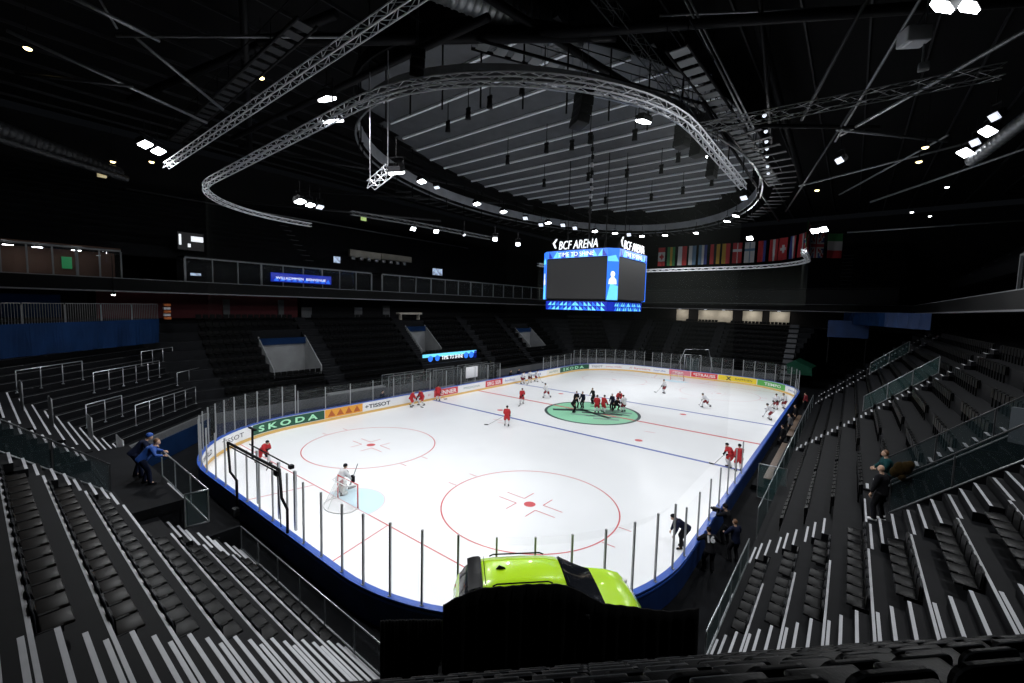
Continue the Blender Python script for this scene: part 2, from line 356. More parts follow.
advert(18.05, 22.6, 'ad_white', (('PROXIMA', 'logo_grey', 0.6, 0.2, 0.5, 0.0),))
advert(22.7, 25.9, 'ad_red', (('SRG SSR', 'ad_white', 0.84, 0.08, 0.86, 0.014),))
advert(25.95, 36.0, 'ad_white', (('hockey', 'cap_blue', 0.2, 0.05, 0.6, 0.0), ('BAUER', 'line_blue', 0.2, 0.66, 0.6, 0.0)))
advert(36.1, 39.6, 'ad_cream', (('ALPEN', 'logo_grey', 0.66, 0.15, 0.55, 0.0),))
advert(39.7, 47.2, 'ad_green', (('SKODA', 'ad_lime', 0.74, 0.12, 0.8, 0.018),))
advert(47.3, 53.4, 'ad_white', (('TISSOT', 'ad_ink', 0.32, 0.06, 0.6, 0.0), ('swiss made', 'ad_pink', 0.42, 0.48, 0.5, 0.0)))
advert(53.5, 60.3, 'ad_white', (('// kyocera', 'ad_red', 0.5, 0.08, 0.6, 0.0), ('nordic', 'cap_blue', 0.28, 0.66, 0.5, 0.0)))
advert(60.4, 63.6, 'ad_pink', (('KIA', 'ad_white', 0.4, 0.3, 0.6, 0.0),))
advert(63.7, 67.4, 'ad_red', (('*STRAUSS', 'ad_white', 0.84, 0.08, 0.78, 0.012),))
advert(67.5, 72.6, 'ad_yellow', (('X', 'ad_ink', 0.14, 0.2, 0.95, 0.03), ('RAIFFEISEN', 'ad_ink', 0.44, 0.44, 0.5, 0.0)))
advert(72.7, 77.2, 'ad_leaf', (('TEMPO', 'ad_white', 0.6, 0.22, 0.7, 0.01),))
advert(77.3, 82.0, 'ad_white', (('swisscom', 'cap_blue', 0.7, 0.14, 0.55, 0.0),))

def glass_run(s0, s1, n, top):
    for i in range(n):
        a = s0 + (s1 - s0) * i / n; b = s0 + (s1 - s0) * (i + 1) / n
        pa, na, _ = per(a); pb, nb, _ = per(b)
        mid = (pa + pb) / 2; t = (pb - pa); L = t.length - 0.05; t.normalize(); nn = Vector((t.y, -t.x, 0))
        g = mb('glass'); g.box(mid - nn * 0.07 + Vector((0, 0, (1.10 + top) / 2)), (L, 0.012, top - 1.10), ax=(t, nn, Vector((0, 0, 1))))
        g.build('glass_pane', boards)
    for i in range(n + 1):
        a = s0 + (s1 - s0) * i / n; p, nn, t = per(a)
        k = mb('post_grey'); k.box(p - nn * 0.08 + Vector((0, 0, (1.10 + top) / 2)), (0.055, 0.06, top - 1.10), ax=(t, nn, Vector((0, 0, 1))))
        k.box(p - nn * 0.12 + Vector((0, 0, 1.0)), (0.09, 0.05, 0.25), ax=(t, nn, Vector((0, 0, 1))))
        k.build('glass_post', boards)
END_T, SIDE_T = 3.45, 2.95
glass_run(0.2, 25.5, 11, SIDE_T); glass_run(35.2, S1, 4, SIDE_T); glass_run(S1 + 0.8, S2, 8, END_T); glass_run(S2 + 1.3, S3, 8, END_T)
glass_run(S3 + 1.3, S4, 8, END_T); glass_run(S4 + 0.3, S4 + 4.4, 2, SIDE_T)
glass_run(S5 - 10.5, S5, 6, SIDE_T); glass_run(S5 + 1.1, S6, 11, END_T); glass_run(S6 + 1.35, S7, 9, END_T); glass_run(S7 + 1.1, PERIM, 12, END_T)

# ------------------------------------------------------------------ the bowl: eight stands around the rink, rows 0.8 deep and 0.7 high
Q = math.sqrt(0.5); RD, RH, Z0 = 0.8, 0.70, 0.965; MIT = math.tan(R(22.5))
SIDES = dict(near=((-11.8, -1.57), (1, 0), (0, -1), 23.6), near_right=((11.8, -1.57), (Q, Q), (Q, -Q), 7.212), right=((16.9, 3.53), (0, 1), (1, 0), 52.94),
             far_right=((16.9, 56.47), (-Q, Q), (Q, Q), 7.212), far=((11.8, 61.57), (-1, 0), (0, 1), 23.6), far_left=((-11.8, 61.57), (-Q, -Q), (-Q, Q), 7.212),
             left=((-16.9, 56.47), (0, -1), (-1, 0), 52.94), near_left=((-16.9, 3.53), (Q, -Q), (-Q, -Q), 7.212))
def SP(side, a, off, z=0.0):
    O, t, n, L = SIDES[side]; return Vector((O[0] + t[0] * a + n[0] * off, O[1] + t[1] * a + n[1] * off, z))
def lim(side, a, off):
    if a == 'm0': return -MIT * off
    if a == 'm1': return SIDES[side][3] + MIT * off
    return a
def block(m, side, a0, a1, o0, o1, zb, zt):
    m.prism([SP(side, lim(side, a0, o0), o0, zb), SP(side, lim(side, a1, o0), o0, zb), SP(side, lim(side, a1, o1), o1, zb), SP(side, lim(side, a0, o1), o1, zb)], (0, 0, zt - zb))
def nose(m, side, a0, a1, off, z, wd=0.07, mt='nosing'):
    m.use(mt); block(m, side, a0, a1, off + 0.004, off + wd, z, z + 0.006)
def zrow(k, zo=0.0): return Z0 + RH * k + zo
def tier(m, side, rows, mt='tier_dark', strip=None, zo=0.0):
    for k, a0, a1 in rows:
        m.use(mt); block(m, side, a0, a1, k * RD, (k + 1) * RD, max(0.0, zrow(k, zo) - 2.2), zrow(k, zo))
        if strip: nose(m, side, strip[0] if strip[0] is not None else a0, strip[1] if strip[1] is not None else a1, k * RD, zrow(k, zo), strip[2], strip[3])
def aisle(m, side, a0_, a1_, k0, k1, mt='tier_dark', wd=0.065, nm='nosing'):
    for k in range(k0, k1):
        a0 = a0_(k) if callable(a0_) else a0_; a1 = a1_(k) if callable(a1_) else a1_
        nose(m, side, a0, a1, k * RD + 0.075, zrow(k), wd, nm)
        for j, o in ((1, 0.28), (2, 0.54)):
            z = zrow(k) + RH * j / 3
            m.use(mt); block(m, side, a0, a1, k * RD + o, (k + 1) * RD, zrow(k), z); nose(m, side, a0, a1, k * RD + o, z, wd, nm)

X = lambda x: x + 11.8           # near side: a from x
Y = lambda y: y - 3.53           # right side: a from y
# near stand (left foreground)
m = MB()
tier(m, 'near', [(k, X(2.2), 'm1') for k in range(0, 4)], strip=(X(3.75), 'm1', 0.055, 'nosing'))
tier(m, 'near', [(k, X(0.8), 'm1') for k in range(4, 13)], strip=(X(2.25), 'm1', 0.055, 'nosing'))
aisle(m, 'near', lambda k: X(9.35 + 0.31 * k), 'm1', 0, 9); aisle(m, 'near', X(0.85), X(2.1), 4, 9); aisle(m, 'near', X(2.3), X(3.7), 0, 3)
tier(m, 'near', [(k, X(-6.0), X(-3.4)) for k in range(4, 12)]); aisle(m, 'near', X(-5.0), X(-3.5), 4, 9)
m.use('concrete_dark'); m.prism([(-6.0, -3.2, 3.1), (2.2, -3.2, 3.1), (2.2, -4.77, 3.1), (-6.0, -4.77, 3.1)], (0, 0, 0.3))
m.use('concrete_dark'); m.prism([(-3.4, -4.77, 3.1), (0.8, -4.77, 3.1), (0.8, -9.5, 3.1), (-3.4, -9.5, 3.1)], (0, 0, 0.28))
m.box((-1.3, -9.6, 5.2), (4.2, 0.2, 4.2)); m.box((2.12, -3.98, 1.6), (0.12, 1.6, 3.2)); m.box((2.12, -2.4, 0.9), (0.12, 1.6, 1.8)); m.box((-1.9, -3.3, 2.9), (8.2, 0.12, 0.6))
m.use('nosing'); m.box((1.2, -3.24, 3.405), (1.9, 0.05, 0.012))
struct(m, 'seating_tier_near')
# standing terraces: half-height steps on the near side left of the gangway and round the near-left corner
m = MB()
def half_terrace(side, a0, a1, j0, j1, strip, st=None):
    for j in range(j0, j1):
        o = j * 0.4; z = Z0 + 0.35 * j
        m.use('tier_dark'); block(m, side, a0, a1, o, o + 0.4, max(0, z - 1.5), z)
        if strip: nose(m, side, st or a0, a1, o, z, 0.05, strip)
half_terrace('near', 'm0', X(-6.05), 2, 20, None); half_terrace('near_left', 'm0', 'm1', 2, 17, 'galv')
for j in range(3, 16):
    o = j * 0.4; nose(m, 'near', lim('near', 'm0', o) + 0.1, X(-8.0 + 0.22 * j), o, Z0 + 0.35 * j, 0.065)
m.use('galv'); block(m, 'near_left', 'm0', 'm1', 0.55, 0.72, 0.0, 1.72)
m.use('banner_blue'); block(m, 'near_left', 'm0', 'm1', 0.48, 0.54, 0.0, 1.3)
struct(m, 'standing_terrace')
# corner stand under the camera
m = MB()
tier(m, 'near_right', [(k, 'm0', 'm1') for k in range(2, 10)], zo=0.52)
m.use('tier_dark'); block(m, 'near_right', 1.05, 5.5, -1.25, 0.4, 1.85, 2.10); block(m, 'near_right', 0.75, 6.75, 0.32, 1.6, 1.85, 2.10)
struct(m, 'seating_tier_corner')
# right stand
m = MB()
tier(m, 'right', [(k, 'm0', Y(12.65)) for k in range(0, 4)], strip=('m0', Y(7.55), 0.055, 'nosing'))
tier(m, 'right', [(k, 'm0', Y(9.4)) for k in range(4, 12)], strip=('m0', Y(7.45), 0.055, 'nosing'))
aisle(m, 'right', 'm0', lambda k: Y(5.1 - 0.2 * k), 0, 9); aisle(m, 'right', Y(7.5), Y(9.3), 4, 10); aisle(m, 'right', Y(9.85), Y(11.2), 0, 3)
m.use('concrete_dark'); m.prism([(20.1, 9.4, 3.4), (27, 9.4, 3.4), (27, 12.65, 3.4), (20.1, 12.65, 3.4)], (0, 0, 0.30))
m.use('nosing'); m.box((20.13, 10.6, 3.706), (0.05, 2.2, 0.012))
m.use('concrete_dark'); m.box((26.8, 11, 5.6), (0.2, 3.4, 4.0))
tier(m, 'right', [(k, Y(12.65), Y(47.6)) for k in range(0, 11)])
tier(m, 'right', [(k, Y(47.6), 'm1') for k in range(0, 11)])
aisle(m, 'right', Y(26.6), Y(27.5), 0, 11, wd=0.09); aisle(m, 'right', Y(46.0), Y(46.9), 0, 11, wd=0.09); aisle(m, 'right', Y(51.2), Y(52.0), 0, 11, wd=0.09)
aisle(m, 'right', Y(12.75), Y(13.35), 4, 11, wd=0.09)
struct(m, 'seating_tier_right')
# far and left stands with their stair aisles
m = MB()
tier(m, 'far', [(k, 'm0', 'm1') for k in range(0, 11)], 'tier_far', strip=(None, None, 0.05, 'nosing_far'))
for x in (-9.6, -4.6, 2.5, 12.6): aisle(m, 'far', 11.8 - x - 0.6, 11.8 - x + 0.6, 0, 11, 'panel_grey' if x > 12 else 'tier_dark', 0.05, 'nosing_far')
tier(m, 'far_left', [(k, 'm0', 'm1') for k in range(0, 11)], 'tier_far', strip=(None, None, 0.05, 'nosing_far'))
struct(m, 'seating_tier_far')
m = MB()
LV = [(9.0, 13.4, 4, 8, 'vom'), (26.2, 29.4, 5, 9, 'vom'), (25.4, 34.6, 0, 3, 'tunnel'), (47.4, 51.6, 4, 8, 'vom')]
YL = lambda y: 56.47 - y
for k in range(0, 11):
    cuts = sorted([(y0, y1) for y0, y1, k0, k1, _ in LV if k0 <= k < k1]); ys = 3.0; segs_ = []
    y_start = 3.53 - MIT * k * RD
    cur = y_start
    for y0, y1 in cuts: segs_.append((cur, y0)); cur = y1
    segs_.append((cur, None))
    for y0, y1 in segs_:
        a0 = 'm0' if y1 is None else YL(y1); a1 = 'm1' if y0 == y_start else YL(y0)
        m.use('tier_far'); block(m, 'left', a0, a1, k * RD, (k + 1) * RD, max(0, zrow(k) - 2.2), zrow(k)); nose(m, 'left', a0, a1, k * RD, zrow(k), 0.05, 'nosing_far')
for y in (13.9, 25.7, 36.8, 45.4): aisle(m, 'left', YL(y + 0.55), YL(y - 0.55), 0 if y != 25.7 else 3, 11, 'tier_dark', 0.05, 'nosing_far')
for y0, y1, k0, k1, kind in LV:
    if kind != 'vom': continue
    m.use('wall_light'); zb = zrow(k0) - 0.5
    m.box((-16.9 - k1 * RD + 0.05, (y0 + y1) / 2, (zb + zrow(k1)) / 2), (0.1, y1 - y0, zrow(k1) - zb)); m.use('concrete_dark'); m.box((-16.9 - (k0 + k1) / 2 * RD, (y0 + y1) / 2, zb - 0.05), ((k1 - k0) * RD, y1 - y0, 0.1))
    for yy, s in ((y0, 1), (y1, -1)):
        m.use('wall_light'); m.prism([(-16.9 - k0 * RD, yy, zb), (-16.9 - k1 * RD, yy, zb), (-16.9 - k1 * RD, yy, zrow(k1) + 0.2), (-16.9 - k0 * RD, yy, zrow(k0) + 0.3)], (0, s * 0.1, 0))
    m.use('banner_blue'); m.box((-16.9 - k1 * RD + 0.2, (y0 + y1) / 2, zrow(k1) - 0.28), (0.14, y1 - y0, 0.62))
m.use('wall_dark'); m.box((-19.5, 30, 1.4), (0.2, 9.2, 2.8))
struct(m, 'seating_tier_left')
m = MB()
for side, a0, a1 in (('far', 'm0', 'm1'), ('far_left', 0.0, 7.2), ('left', 0.0, 21.0), ('left', 31.5, 52.9)):
    m.use('alley_navy'); block(m, side, a0, a1, -0.14, -0.02, 0.0, 0.95); m.use('alley_grey'); block(m, side, a0, a1, -0.14, -0.02, 0.95, 1.75)
struct(m, 'wall_alley')

# ------------------------------------------------------------------ concourse, balcony, upper walls
m = MB(); m.use('concrete_dark')
m.box((-33, 28, 8.05), (14.6, 94, 0.3)); m.box((0, 77, 8.05), (62, 13.3, 0.3)); m.box((33, 36, 8.05), (14.6, 78, 0.3)); m.box((0, -17, 7.9), (62, 13, 0.3))
struct(m, 'floor_concourse')
m = MB(); m.use('wall_dark')
m.box((-39, 30, 13), (0.5, 110, 26)); struct(m, 'wall_left')
m = MB(); m.use('wall_dark'); m.box((0, 84, 13), (80, 0.5, 26)); struct(m, 'wall_far')
m = MB(); m.use('wall_dark'); m.box((39, 30, 13), (0.5, 110, 26)); struct(m, 'wall_right')
m = MB(); m.use('wall_dark'); m.box((0, -24, 13), (80, 0.5, 26)); struct(m, 'wall_near')
m = MB()
m.use('wall_red'); m.box((-31.5, 8, 9.35), (0.2, 17.0, 2.3)); m.use('wall_dark'); m.box((-31.5, 42, 9.35), (0.2, 50, 2.3)); m.box((-31.5, -10, 9.35), (0.2, 18, 2.3))
m.use('wall_light')
for y, wd, h in ((9.2, 0.6, 1.9), (14.6, 0.6, 2.0), (17.5, 1.2, 1.2), (24.3, 1.1, 1.3), (28.6, 1.1, 1.6)): m.box((-31.3, y, 8.2 + h / 2), (0.12, wd, h))
struct(m, 'wall_concourse_left')
m = MB(); m.use('wall_dark'); m.box((0, 77.5, 9.35), (62, 0.2, 2.3))
m.use('wall_beige'); 
for x0, x1 in ((-7.2, -5.0), (-3.2, 2.6), (4.2, 7.2), (8.3, 11.2)): m.box(((x0 + x1) / 2, 77.3, 9.3), (x1 - x0, 0.14, 2.1))
struct(m, 'wall_concourse_far')
# balcony ring: slab with a dark fascia and a pale lower rail
m = MB()
for c, sz in (((-25.6, 29.5, 11.02), (0.25, 84, 1.0)), ((0, 70.6, 11.05), (51.4, 0.25, 1.0)), ((25.7, 44.5, 11.02), (0.25, 52, 1.0))):
    m.use('fascia'); m.box(c, sz); h = (sz[0] + 0.08 if sz[0] < 1 else sz[0], sz[1] + 0.08 if sz[1] < 1 else sz[1], 0.10)
    m.use('fascia_rail'); m.box((c[0], c[1], 10.53), h); m.use('mullion'); m.box((c[0], c[1], 11.54), (h[0] - 0.02, h[1], 0.05))
m.use('wall_dark'); m.box((-32.3, 29.5, 10.75), (13.3, 84, 0.35)); m.box((0, 77.2, 10.75), (51.4, 13.3, 0.35)); m.box((32.3, 44.5, 10.75), (13.3, 52, 0.35))
struct(m, 'balcony')
# upper tiers above the balcony, dark steps
m = MB(); m.use('tier_far')
for i in range(12):
    z = 14.6 + 0.62 * i; o = 0.85 * i
    m.box((-28.4 - o - 0.43, 29.5, z - 0.5), (0.86, 84, 1.0)); m.box((0, 73.4 + o + 0.43, z - 0.5), (50, 0.86, 1.0)); m.box((28.6 + o + 0.43, 46, z - 0.5), (0.86, 46, 1.0))
m.use('panel_grey')
for i in range(9):
    z = 14.6 + 0.62 * i; o = 0.85 * i
    m.box((28.6 + o + 0.43, 57.0, z + 0.03), (0.86, 1.1, 0.06)); m.box((28.6 + o + 0.43, 36.0, z + 0.03), (0.86, 1.1, 0.06)); m.box((-28.4 - o - 0.43, 16.5, z + 0.03), (0.86, 0.9, 0.06))
    m.box((18.2, 73.4 + o + 0.43, z + 0.03), (1.4, 0.86, 0.06))
m.use('wall_beige'); m.box((-36.0, 16.0, 18.4), (0.3, 17, 1.3)); m.use('galv'); m.box((-35.7, 14.5, 17.3), (0.25, 21, 0.16))
struct(m, 'seating_tier_upper')

# VIP rooms behind glass on the balcony: one row of windows each
def suite(name, pts_a, pts_b, n, label, warm):
    """front from pts_a to pts_b (x, y), n panes, z 11.55 to 13.7"""
    a = Vector(pts_a + (0,)); b = Vector(pts_b + (0,)); t = (b - a); L = t.length; t.normalize(); nn = Vector((t.y, -t.x, 0)); z0, z1 = 11.56, 13.6
    r = thing(name, label, 'window front'); up = Vector((0, 0, 1))
    k = mb('mullion'); k.box(a + t * L / 2 + up * (z1 + 0.06), (L, 0.16, 0.12), ax=(t, nn, up)); k.box(a + t * L / 2 + up * z0, (L, 0.12, 0.08), ax=(t, nn, up)); k.build('window_frame', r)
    for i in range(n + 1):
        k = mb('mullion'); k.box(a + t * (L * i / n) + up * (z0 + z1) / 2, (0.09 if i % 3 else 0.16, 0.12, z1 - z0), ax=(t, nn, up)); k.build('mullion', r)
    for i in range(n):
        k = mb('glass'); k.box(a + t * (L * (i + 0.5) / n) + up * (z0 + z1) / 2, (L / n - 0.1, 0.015, z1 - z0 - 0.05), ax=(t, nn, up)); k.build('pane', r)
    k = mb('room_warm' if warm else 'wall_dark'); k.box(a + t * L / 2 - nn * 2.4 + up * (z0 + z1) / 2, (L, 0.1, z1 - z0), ax=(t, nn, up)); k.build('room_back', r)
    k = mb('room_warm' if warm else 'wall_dark'); k.box(a + t * L / 2 - nn * 1.2 + up * (z1 + 0.2), (L, 2.4, 0.1), ax=(t, nn, up)); k.build('room_ceiling', r)
    return r, a, t, nn, L
r, a, t, nn, L = suite('lounge_front', (-26.1, -9.6), (-26.1, 0.3), 8, 'lit lounge windows with warm interior above the fence and blue banner', True)
for f in (0.42, 0.56, 0.76):
    k = mb('lamp_lens'); k.box(a + t * L * f - nn * 0.9 + Vector((0, 0, 13.5)), (0.5, 0.25, 0.03), ax=(t, nn, Vector((0, 0, 1)))); k.build('ceiling_lamp', r)
k = mb('panel_green'); k.box(a + t * L * 0.72 - nn * 2.2 + Vector((0, 0, 12.6)), (0.55, 0.05, 0.9), ax=(t, nn, Vector((0, 0, 1)))); k.build('green_panel', r)
suite('box_front', (-26.4, 4.5), (-26.4, 23.0), 9, 'dark balcony box windows with pale uprights behind the glowing blue ribbon display', False)
suite('box_front', (-26.4, 24.5), (-26.4, 69), 17, 'long dark row of balcony box windows left of the hanging video cube', False)
suite('box_front', (24.0, 71.4), (-24.0, 71.4), 9, 'dark balcony box windows under the national flags at the far end', False)
suite('box_front', (26.5, 29), (26.5, 20.5), 7, 'white ribbed balcony windows near the right edge above the fascia', False)

# ------------------------------------------------------------------ seats
def seat_parts(olive=False):
    r = thing('stadium_seat', 'black seat', 'seat')
    k = mb('seat_olive' if olive else 'seat_black')
    bm = bmesh.new()
    # rounded backrest outline, curved a little and pushed to 4 cm thick
    W, H, rc = 0.215, 0.36, 0.085; pts = []
    for cx, cz, a0 in ((W - rc, H - rc, 0), (-W + rc, H - rc, 90)):
        for i in range(5): an = R(a0 + 22.5 * i); pts.append((cx + rc * math.cos(an), cz + rc * math.sin(an)))
    pts += [(-W + 0.02, 0.0), (W - 0.02, 0.0)]
    f = lambda x, z, d: (x, -0.03 - 0.05 * z + 0.5 * x * x + d, 0.40 + z)
    n = len(pts); vs = [f(x, z, 0.02) for x, z in pts] + [f(x, z, -0.02) for x, z in pts]
    k2 = mb('seat_black'); k2.add(vs, [list(range(n)), list(range(2 * n - 1, n - 1, -1))] + [(i, n + i, n + (i + 1) % n, (i + 1) % n) for i in range(n)])
    b = k2.build('backrest', r)
    k3 = mb('seat_rim'); k3.tube([f(x, z, -0.012) for x, z in [(W - 0.02, 0.05)] + pts[:10] + [(-W + 0.02, 0.05)]], 0.010, 5); k3.build('piping', b)
    k.rbox((0, 0.18, 0.42), (0.42, 0.34, 0.05), 0.022); k.build('seat_pan', r)
    k4 = mb('black_metal')
    for s in (-1, 1):
        k4.box((s * 0.235, 0.08, 0.40), (0.022, 0.30, 0.10)); k4.box((s * 0.235, -0.04, 0.20), (0.026, 0.05, 0.40))
    k4.box((0, -0.03, 0.37), (0.47, 0.04, 0.04)); k4.box((0, -0.03, 0.012), (0.49, 0.12, 0.024)); k4.build('support_frame', r)
    bm.free(); return r
proto = {False: seat_parts(False), True: seat_parts(True)}
index_kids()
used = {False: 0, True: 0}; far_seats = MB()
def seat_at(side, a, k, zo, label, group, olive=False):
    p = SP(side, a, k * RD + 0.735, zrow(k, zo)); t = SIDES[side][1]
    o = proto[olive] if not used[olive] else copy_tree(proto[olive]); used[olive] += 1
    o.location = p; o.rotation_euler = (0, 0, math.atan2(t[1], t[0])); o['label'] = label; o['group'] = group
NSEAT = 0
for k in range(0, 7):
    x1 = 9.15 + 0.31 * k; n = 11 if k < 4 else 16
    for i in range(n):
        seat_at('near', X(x1 - 0.5 * i - 0.1), k, 0, 'black seat, %s from the lower aisle in %s row up, left foreground block' % (ORD[i], ORD[k]),
                'seats in the left foreground block', k >= 5); NSEAT += 1
for k in range(0, 8):
    for i in range(5 if k < 3 else 6):
        seat_at('right', Y(5.45 - 0.2 * k + 0.5 * i + (0.0 if k < 3 else 0.1)), k, 0, 'black seat, %s from the lower aisle in %s row up, right foreground block' % (ORD[i], ORD[k]), 'seats in the right foreground block'); NSEAT += 1
for k in range(0, 4):
    for i in range(3):
        seat_at('right', Y(7.95 + 0.55 * i), k, 0, 'black seat, %s beyond the white-striped block in %s row up, right stand' % (ORD[i], ORD[k]), 'seats beside the right gangway'); NSEAT += 1
for k in range(4, 11):
    off = k * RD; Lk = SIDES['near_right'][3] + 2 * MIT * off; n = int((Lk - 0.3) / 0.53) if k < 8 else (10, 7, 4)[k - 8]; mid = 7.212 / 2 if k < 8 else (2.4, 2.0, 1.7)[k - 8]
    for i in range(n):
        seat_at('near_right', mid + (i - (n - 1) / 2) * 0.53, k, 0.52, 'black seat, %s from left in the %s row of the bottom edge block' % (ORD[i], ORD[k - 4]), 'seats along the bottom edge'); NSEAT += 1
def far_row(side, a0, a1, k, step=0.52, folded=False):
    O, t, n, L = SIDES[side]; a0 = lim(side, a0, k * RD + 0.6); a1 = lim(side, a1, k * RD + 0.6); c = int((a1 - a0) / step)
    tv = Vector((t[0], t[1], 0)); iv = -Vector((n[0], n[1], 0)); up = Vector((0, 0, 1))
    for i in range(c):
        p = SP(side, a0 + step * (i + 0.5), k * RD + (0.70 if folded else 0.64), zrow(k))
        far_seats.use('seat_black'); far_seats.box(p + up * 0.58 - iv * 0.06, (0.43, 0.05, 0.38), ax=(tv, iv, up)); 
        if folded: far_seats.box(p + up * 0.56 + iv * 0.0, (0.41, 0.05, 0.36), ax=(tv, iv, up))
        else: far_seats.box(p + up * 0.43 + iv * 0.16, (0.42, 0.36, 0.05), ax=(tv, iv, up))
        far_seats.box(p + up * 0.2, (0.05, 0.05, 0.42), ax=(tv, iv, up))
def gaps(lo, hi, cuts):
    cur = lo; out = []
    for c0, c1 in sorted(cuts):
        if c0 > cur: out.append((cur, c0))
        cur = max(cur, c1)
    if cur < hi: out.append((cur, hi))
    return out
for k in range(0, 11):
    for y0, y1 in gaps(13.5 if k > 3 else 12.8, 56.0, [(26.4, 27.7), (45.8, 52.2), (18.2, 20.6) if k > 2 else (18.2, 18.3)]): far_row('right', Y(y0), Y(y1), k, 0.52, True)
    for x0, x1 in gaps(-13, 12, [(-10.3, -8.9), (-5.3, -3.9), (1.8, 3.2)]): far_row('far', 11.8 - x1, 11.8 - x0, k)
    far_row('far_left', 0.2, 7.0, k)
    cuts = [(13.2, 14.6), (25.0, 26.4), (36.1, 37.5), (44.7, 46.1)] + [(y0 - 0.2, y1 + 0.2) for y0, y1, k0, k1, _ in LV if k0 <= k <= k1]
    for y0, y1 in gaps(4.6, 55.5, cuts): far_row('left', YL(y1), YL(y0), k)
for k in range(7, 12): far_row('near', X(2.4), X(9.1 + 0.31 * k), k, 0.5)
for k in range(8, 11): far_row('right', Y(4.5), Y(7.4), k, 0.5)
o = far_seats.build('stadium_seats'); tag(o, 'rows of small dark seats filling the stands across and beyond the ice', 'seats', kind='stuff')

# ------------------------------------------------------------------ roof: dark deck, striped oval ceiling, ring band, steel
m = mb('roof_black'); m.box((0, 30, 27.2), (80, 110, 0.4))
for i in range(26): m.use('roof_steel'); m.box((-38 + 3.0 * i, 30, 26.9), (0.10, 108, 0.22))
struct(m, 'ceiling')
EC = (-1.2, 30.0); EA, EB = 13.3, 22.3
def ell(a, ra, rb, z): return Vector((EC[0] + ra * math.cos(a), EC[1] + rb * math.sin(a), z))
m = mb('panel_grey')
# overlapping ceiling panels running across the rink, each tilted a little so that it shows a pale edge
y = EC[1] - EB - 4
while y < EC[1] + EB:
    yc = y if y + 1.2 < EC[1] else y + 2.45; q = 1 - ((yc - EC[1]) / (EB + 1.2)) ** 2
    if q > 0.02:
        hx = (EA + 0.7) * math.sqrt(q); m.use('panel_grey')
        m.prism([(EC[0] - hx, y, 24.25), (EC[0] + hx, y, 24.25), (EC[0] + hx, y + 2.45, 23.95), (EC[0] - hx, y + 2.45, 23.95)], (0, 0, 0.06))
        m.use('panel_batten'); m.box((EC[0], y + 2.38, 23.88), (2 * hx, 0.17, 0.14))
    y += 2.45
struct(m, 'ceiling_panels')
m = MB(); N = 96
for z0, z1, ra, mt in ((23.3, 23.95, 0.9, 'roof_black'), (21.2, 22.0, 0.55, 'band_grey'), (20.85, 20.95, 0.75, 'galv')):
    m.use(mt); vs = []
    for i in range(N): a = 2 * PI * i / N; vs += [ell(a, EA + ra, EB + ra, z0), ell(a, EA + ra, EB + ra, z1), ell(a, EA + ra + 0.12, EB + ra + 0.12, z1), ell(a, EA + ra + 0.12, EB + ra + 0.12, z0)]
    m.add(vs, [(4 * i + j, 4 * i + (j + 1) % 4, 4 * ((i + 1) % N) + (j + 1) % 4, 4 * ((i + 1) % N) + j) for i in range(N) for j in range(4)])
m.use('black_metal')
for i in range(0, N, 2): a = 2 * PI * i / N; m.tube([ell(a, EA + 0.6, EB + 0.6, 19.9), ell(a, EA + 0.6, EB + 0.6, 26.9)], 0.045, 5)
# catwalk grating outside the ring band
m.use('roof_steel')
for i in range(0, N * 2):
    a = PI * i / N; p0 = ell(a, EA + 1.6, EB + 1.6, 20.8); p1 = ell(a, EA + 3.2, EB + 3.2, 20.8)
    if i % 2 == 0 and math.sin(a) > -0.45: m.box((p0 + p1) / 2, ((p1 - p0).length, 0.32, 0.04), ax=((p1 - p0).normalized(), Vector((-(p1 - p0).y, (p1 - p0).x, 0)).normalized(), Vector((0, 0, 1))))
struct(m, 'ceiling_ring')

def truss(name, label, path, size=0.42, step=0.55, closed=False, tri=False, mt='truss_alu', rc=0.028, group=None):
    """box truss along a path: four chords and zig-zag lattice"""
    r = thing(name, label, 'truss', group=group); P = [Vector(p) for p in path]
    D = [0.0]
    for a, b in zip(P, P[1:]): D.append(D[-1] + (b - a).length)
    def at(s):
        for i in range(len(P) - 1):
            if s <= D[i + 1] + 1e-9: f = (s - D[i]) / max(1e-9, D[i + 1] - D[i]); return P[i].lerp(P[i + 1], f), (P[i + 1] - P[i]).normalized()
        return P[-1], (P[-1] - P[-2]).normalized()
    n = max(2, int(D[-1] / step)); h = size / 2; rows = [[], [], [], []]
    for i in range(n + 1):
        p, _ = at(D[-1] * i / n); q, _ = at(min(D[-1], D[-1] * i / n + 0.3)); q0, _ = at(max(0, D[-1] * i / n - 0.3)); t = (q - q0).normalized()
        s_ = t.cross(Vector((0, 0, 1))).normalized(); u = s_.cross(t)
        for j, (a, b) in enumerate(((h, h), (-h, h), (-h, -h), (h, -h))): rows[j].append(p + s_ * a + u * b)
    for j in range(4):
        k = mb(mt); k.tube(rows[j], rc, 5); k.build('chord', r)
    k = mb(mt)
    for i in range(n):
        for j in range(4):
            a, b = (rows[j][i], rows[(j + 1) % 4][i + 1]) if i % 2 == 0 else (rows[(j + 1) % 4][i], rows[j][i + 1])
            k.tube([a, b], rc * 0.55, 4, False)
    k.build('lattice', r); return r
def arc_pts(cx, cy, rad, a0, a1, z, n=10): return [(cx + rad * math.cos(R(a0 + (a1 - a0) * i / n)), cy + rad * math.sin(R(a0 + (a1 - a0) * i / n)), z) for i in range(n + 1)]
ZT = 16.0
near_path = [(-14.0, 9.4, ZT)] + [(-6.0 + 8.0 * math.cos(R(a)), 9.0 + 8.6 * math.sin(R(a)), ZT) for a in range(180, 271, 6)][1:] + arc_pts(7.4, 7.5, 7.5, 270, 360, ZT, 12) + [(14.9, 15.5, ZT)]
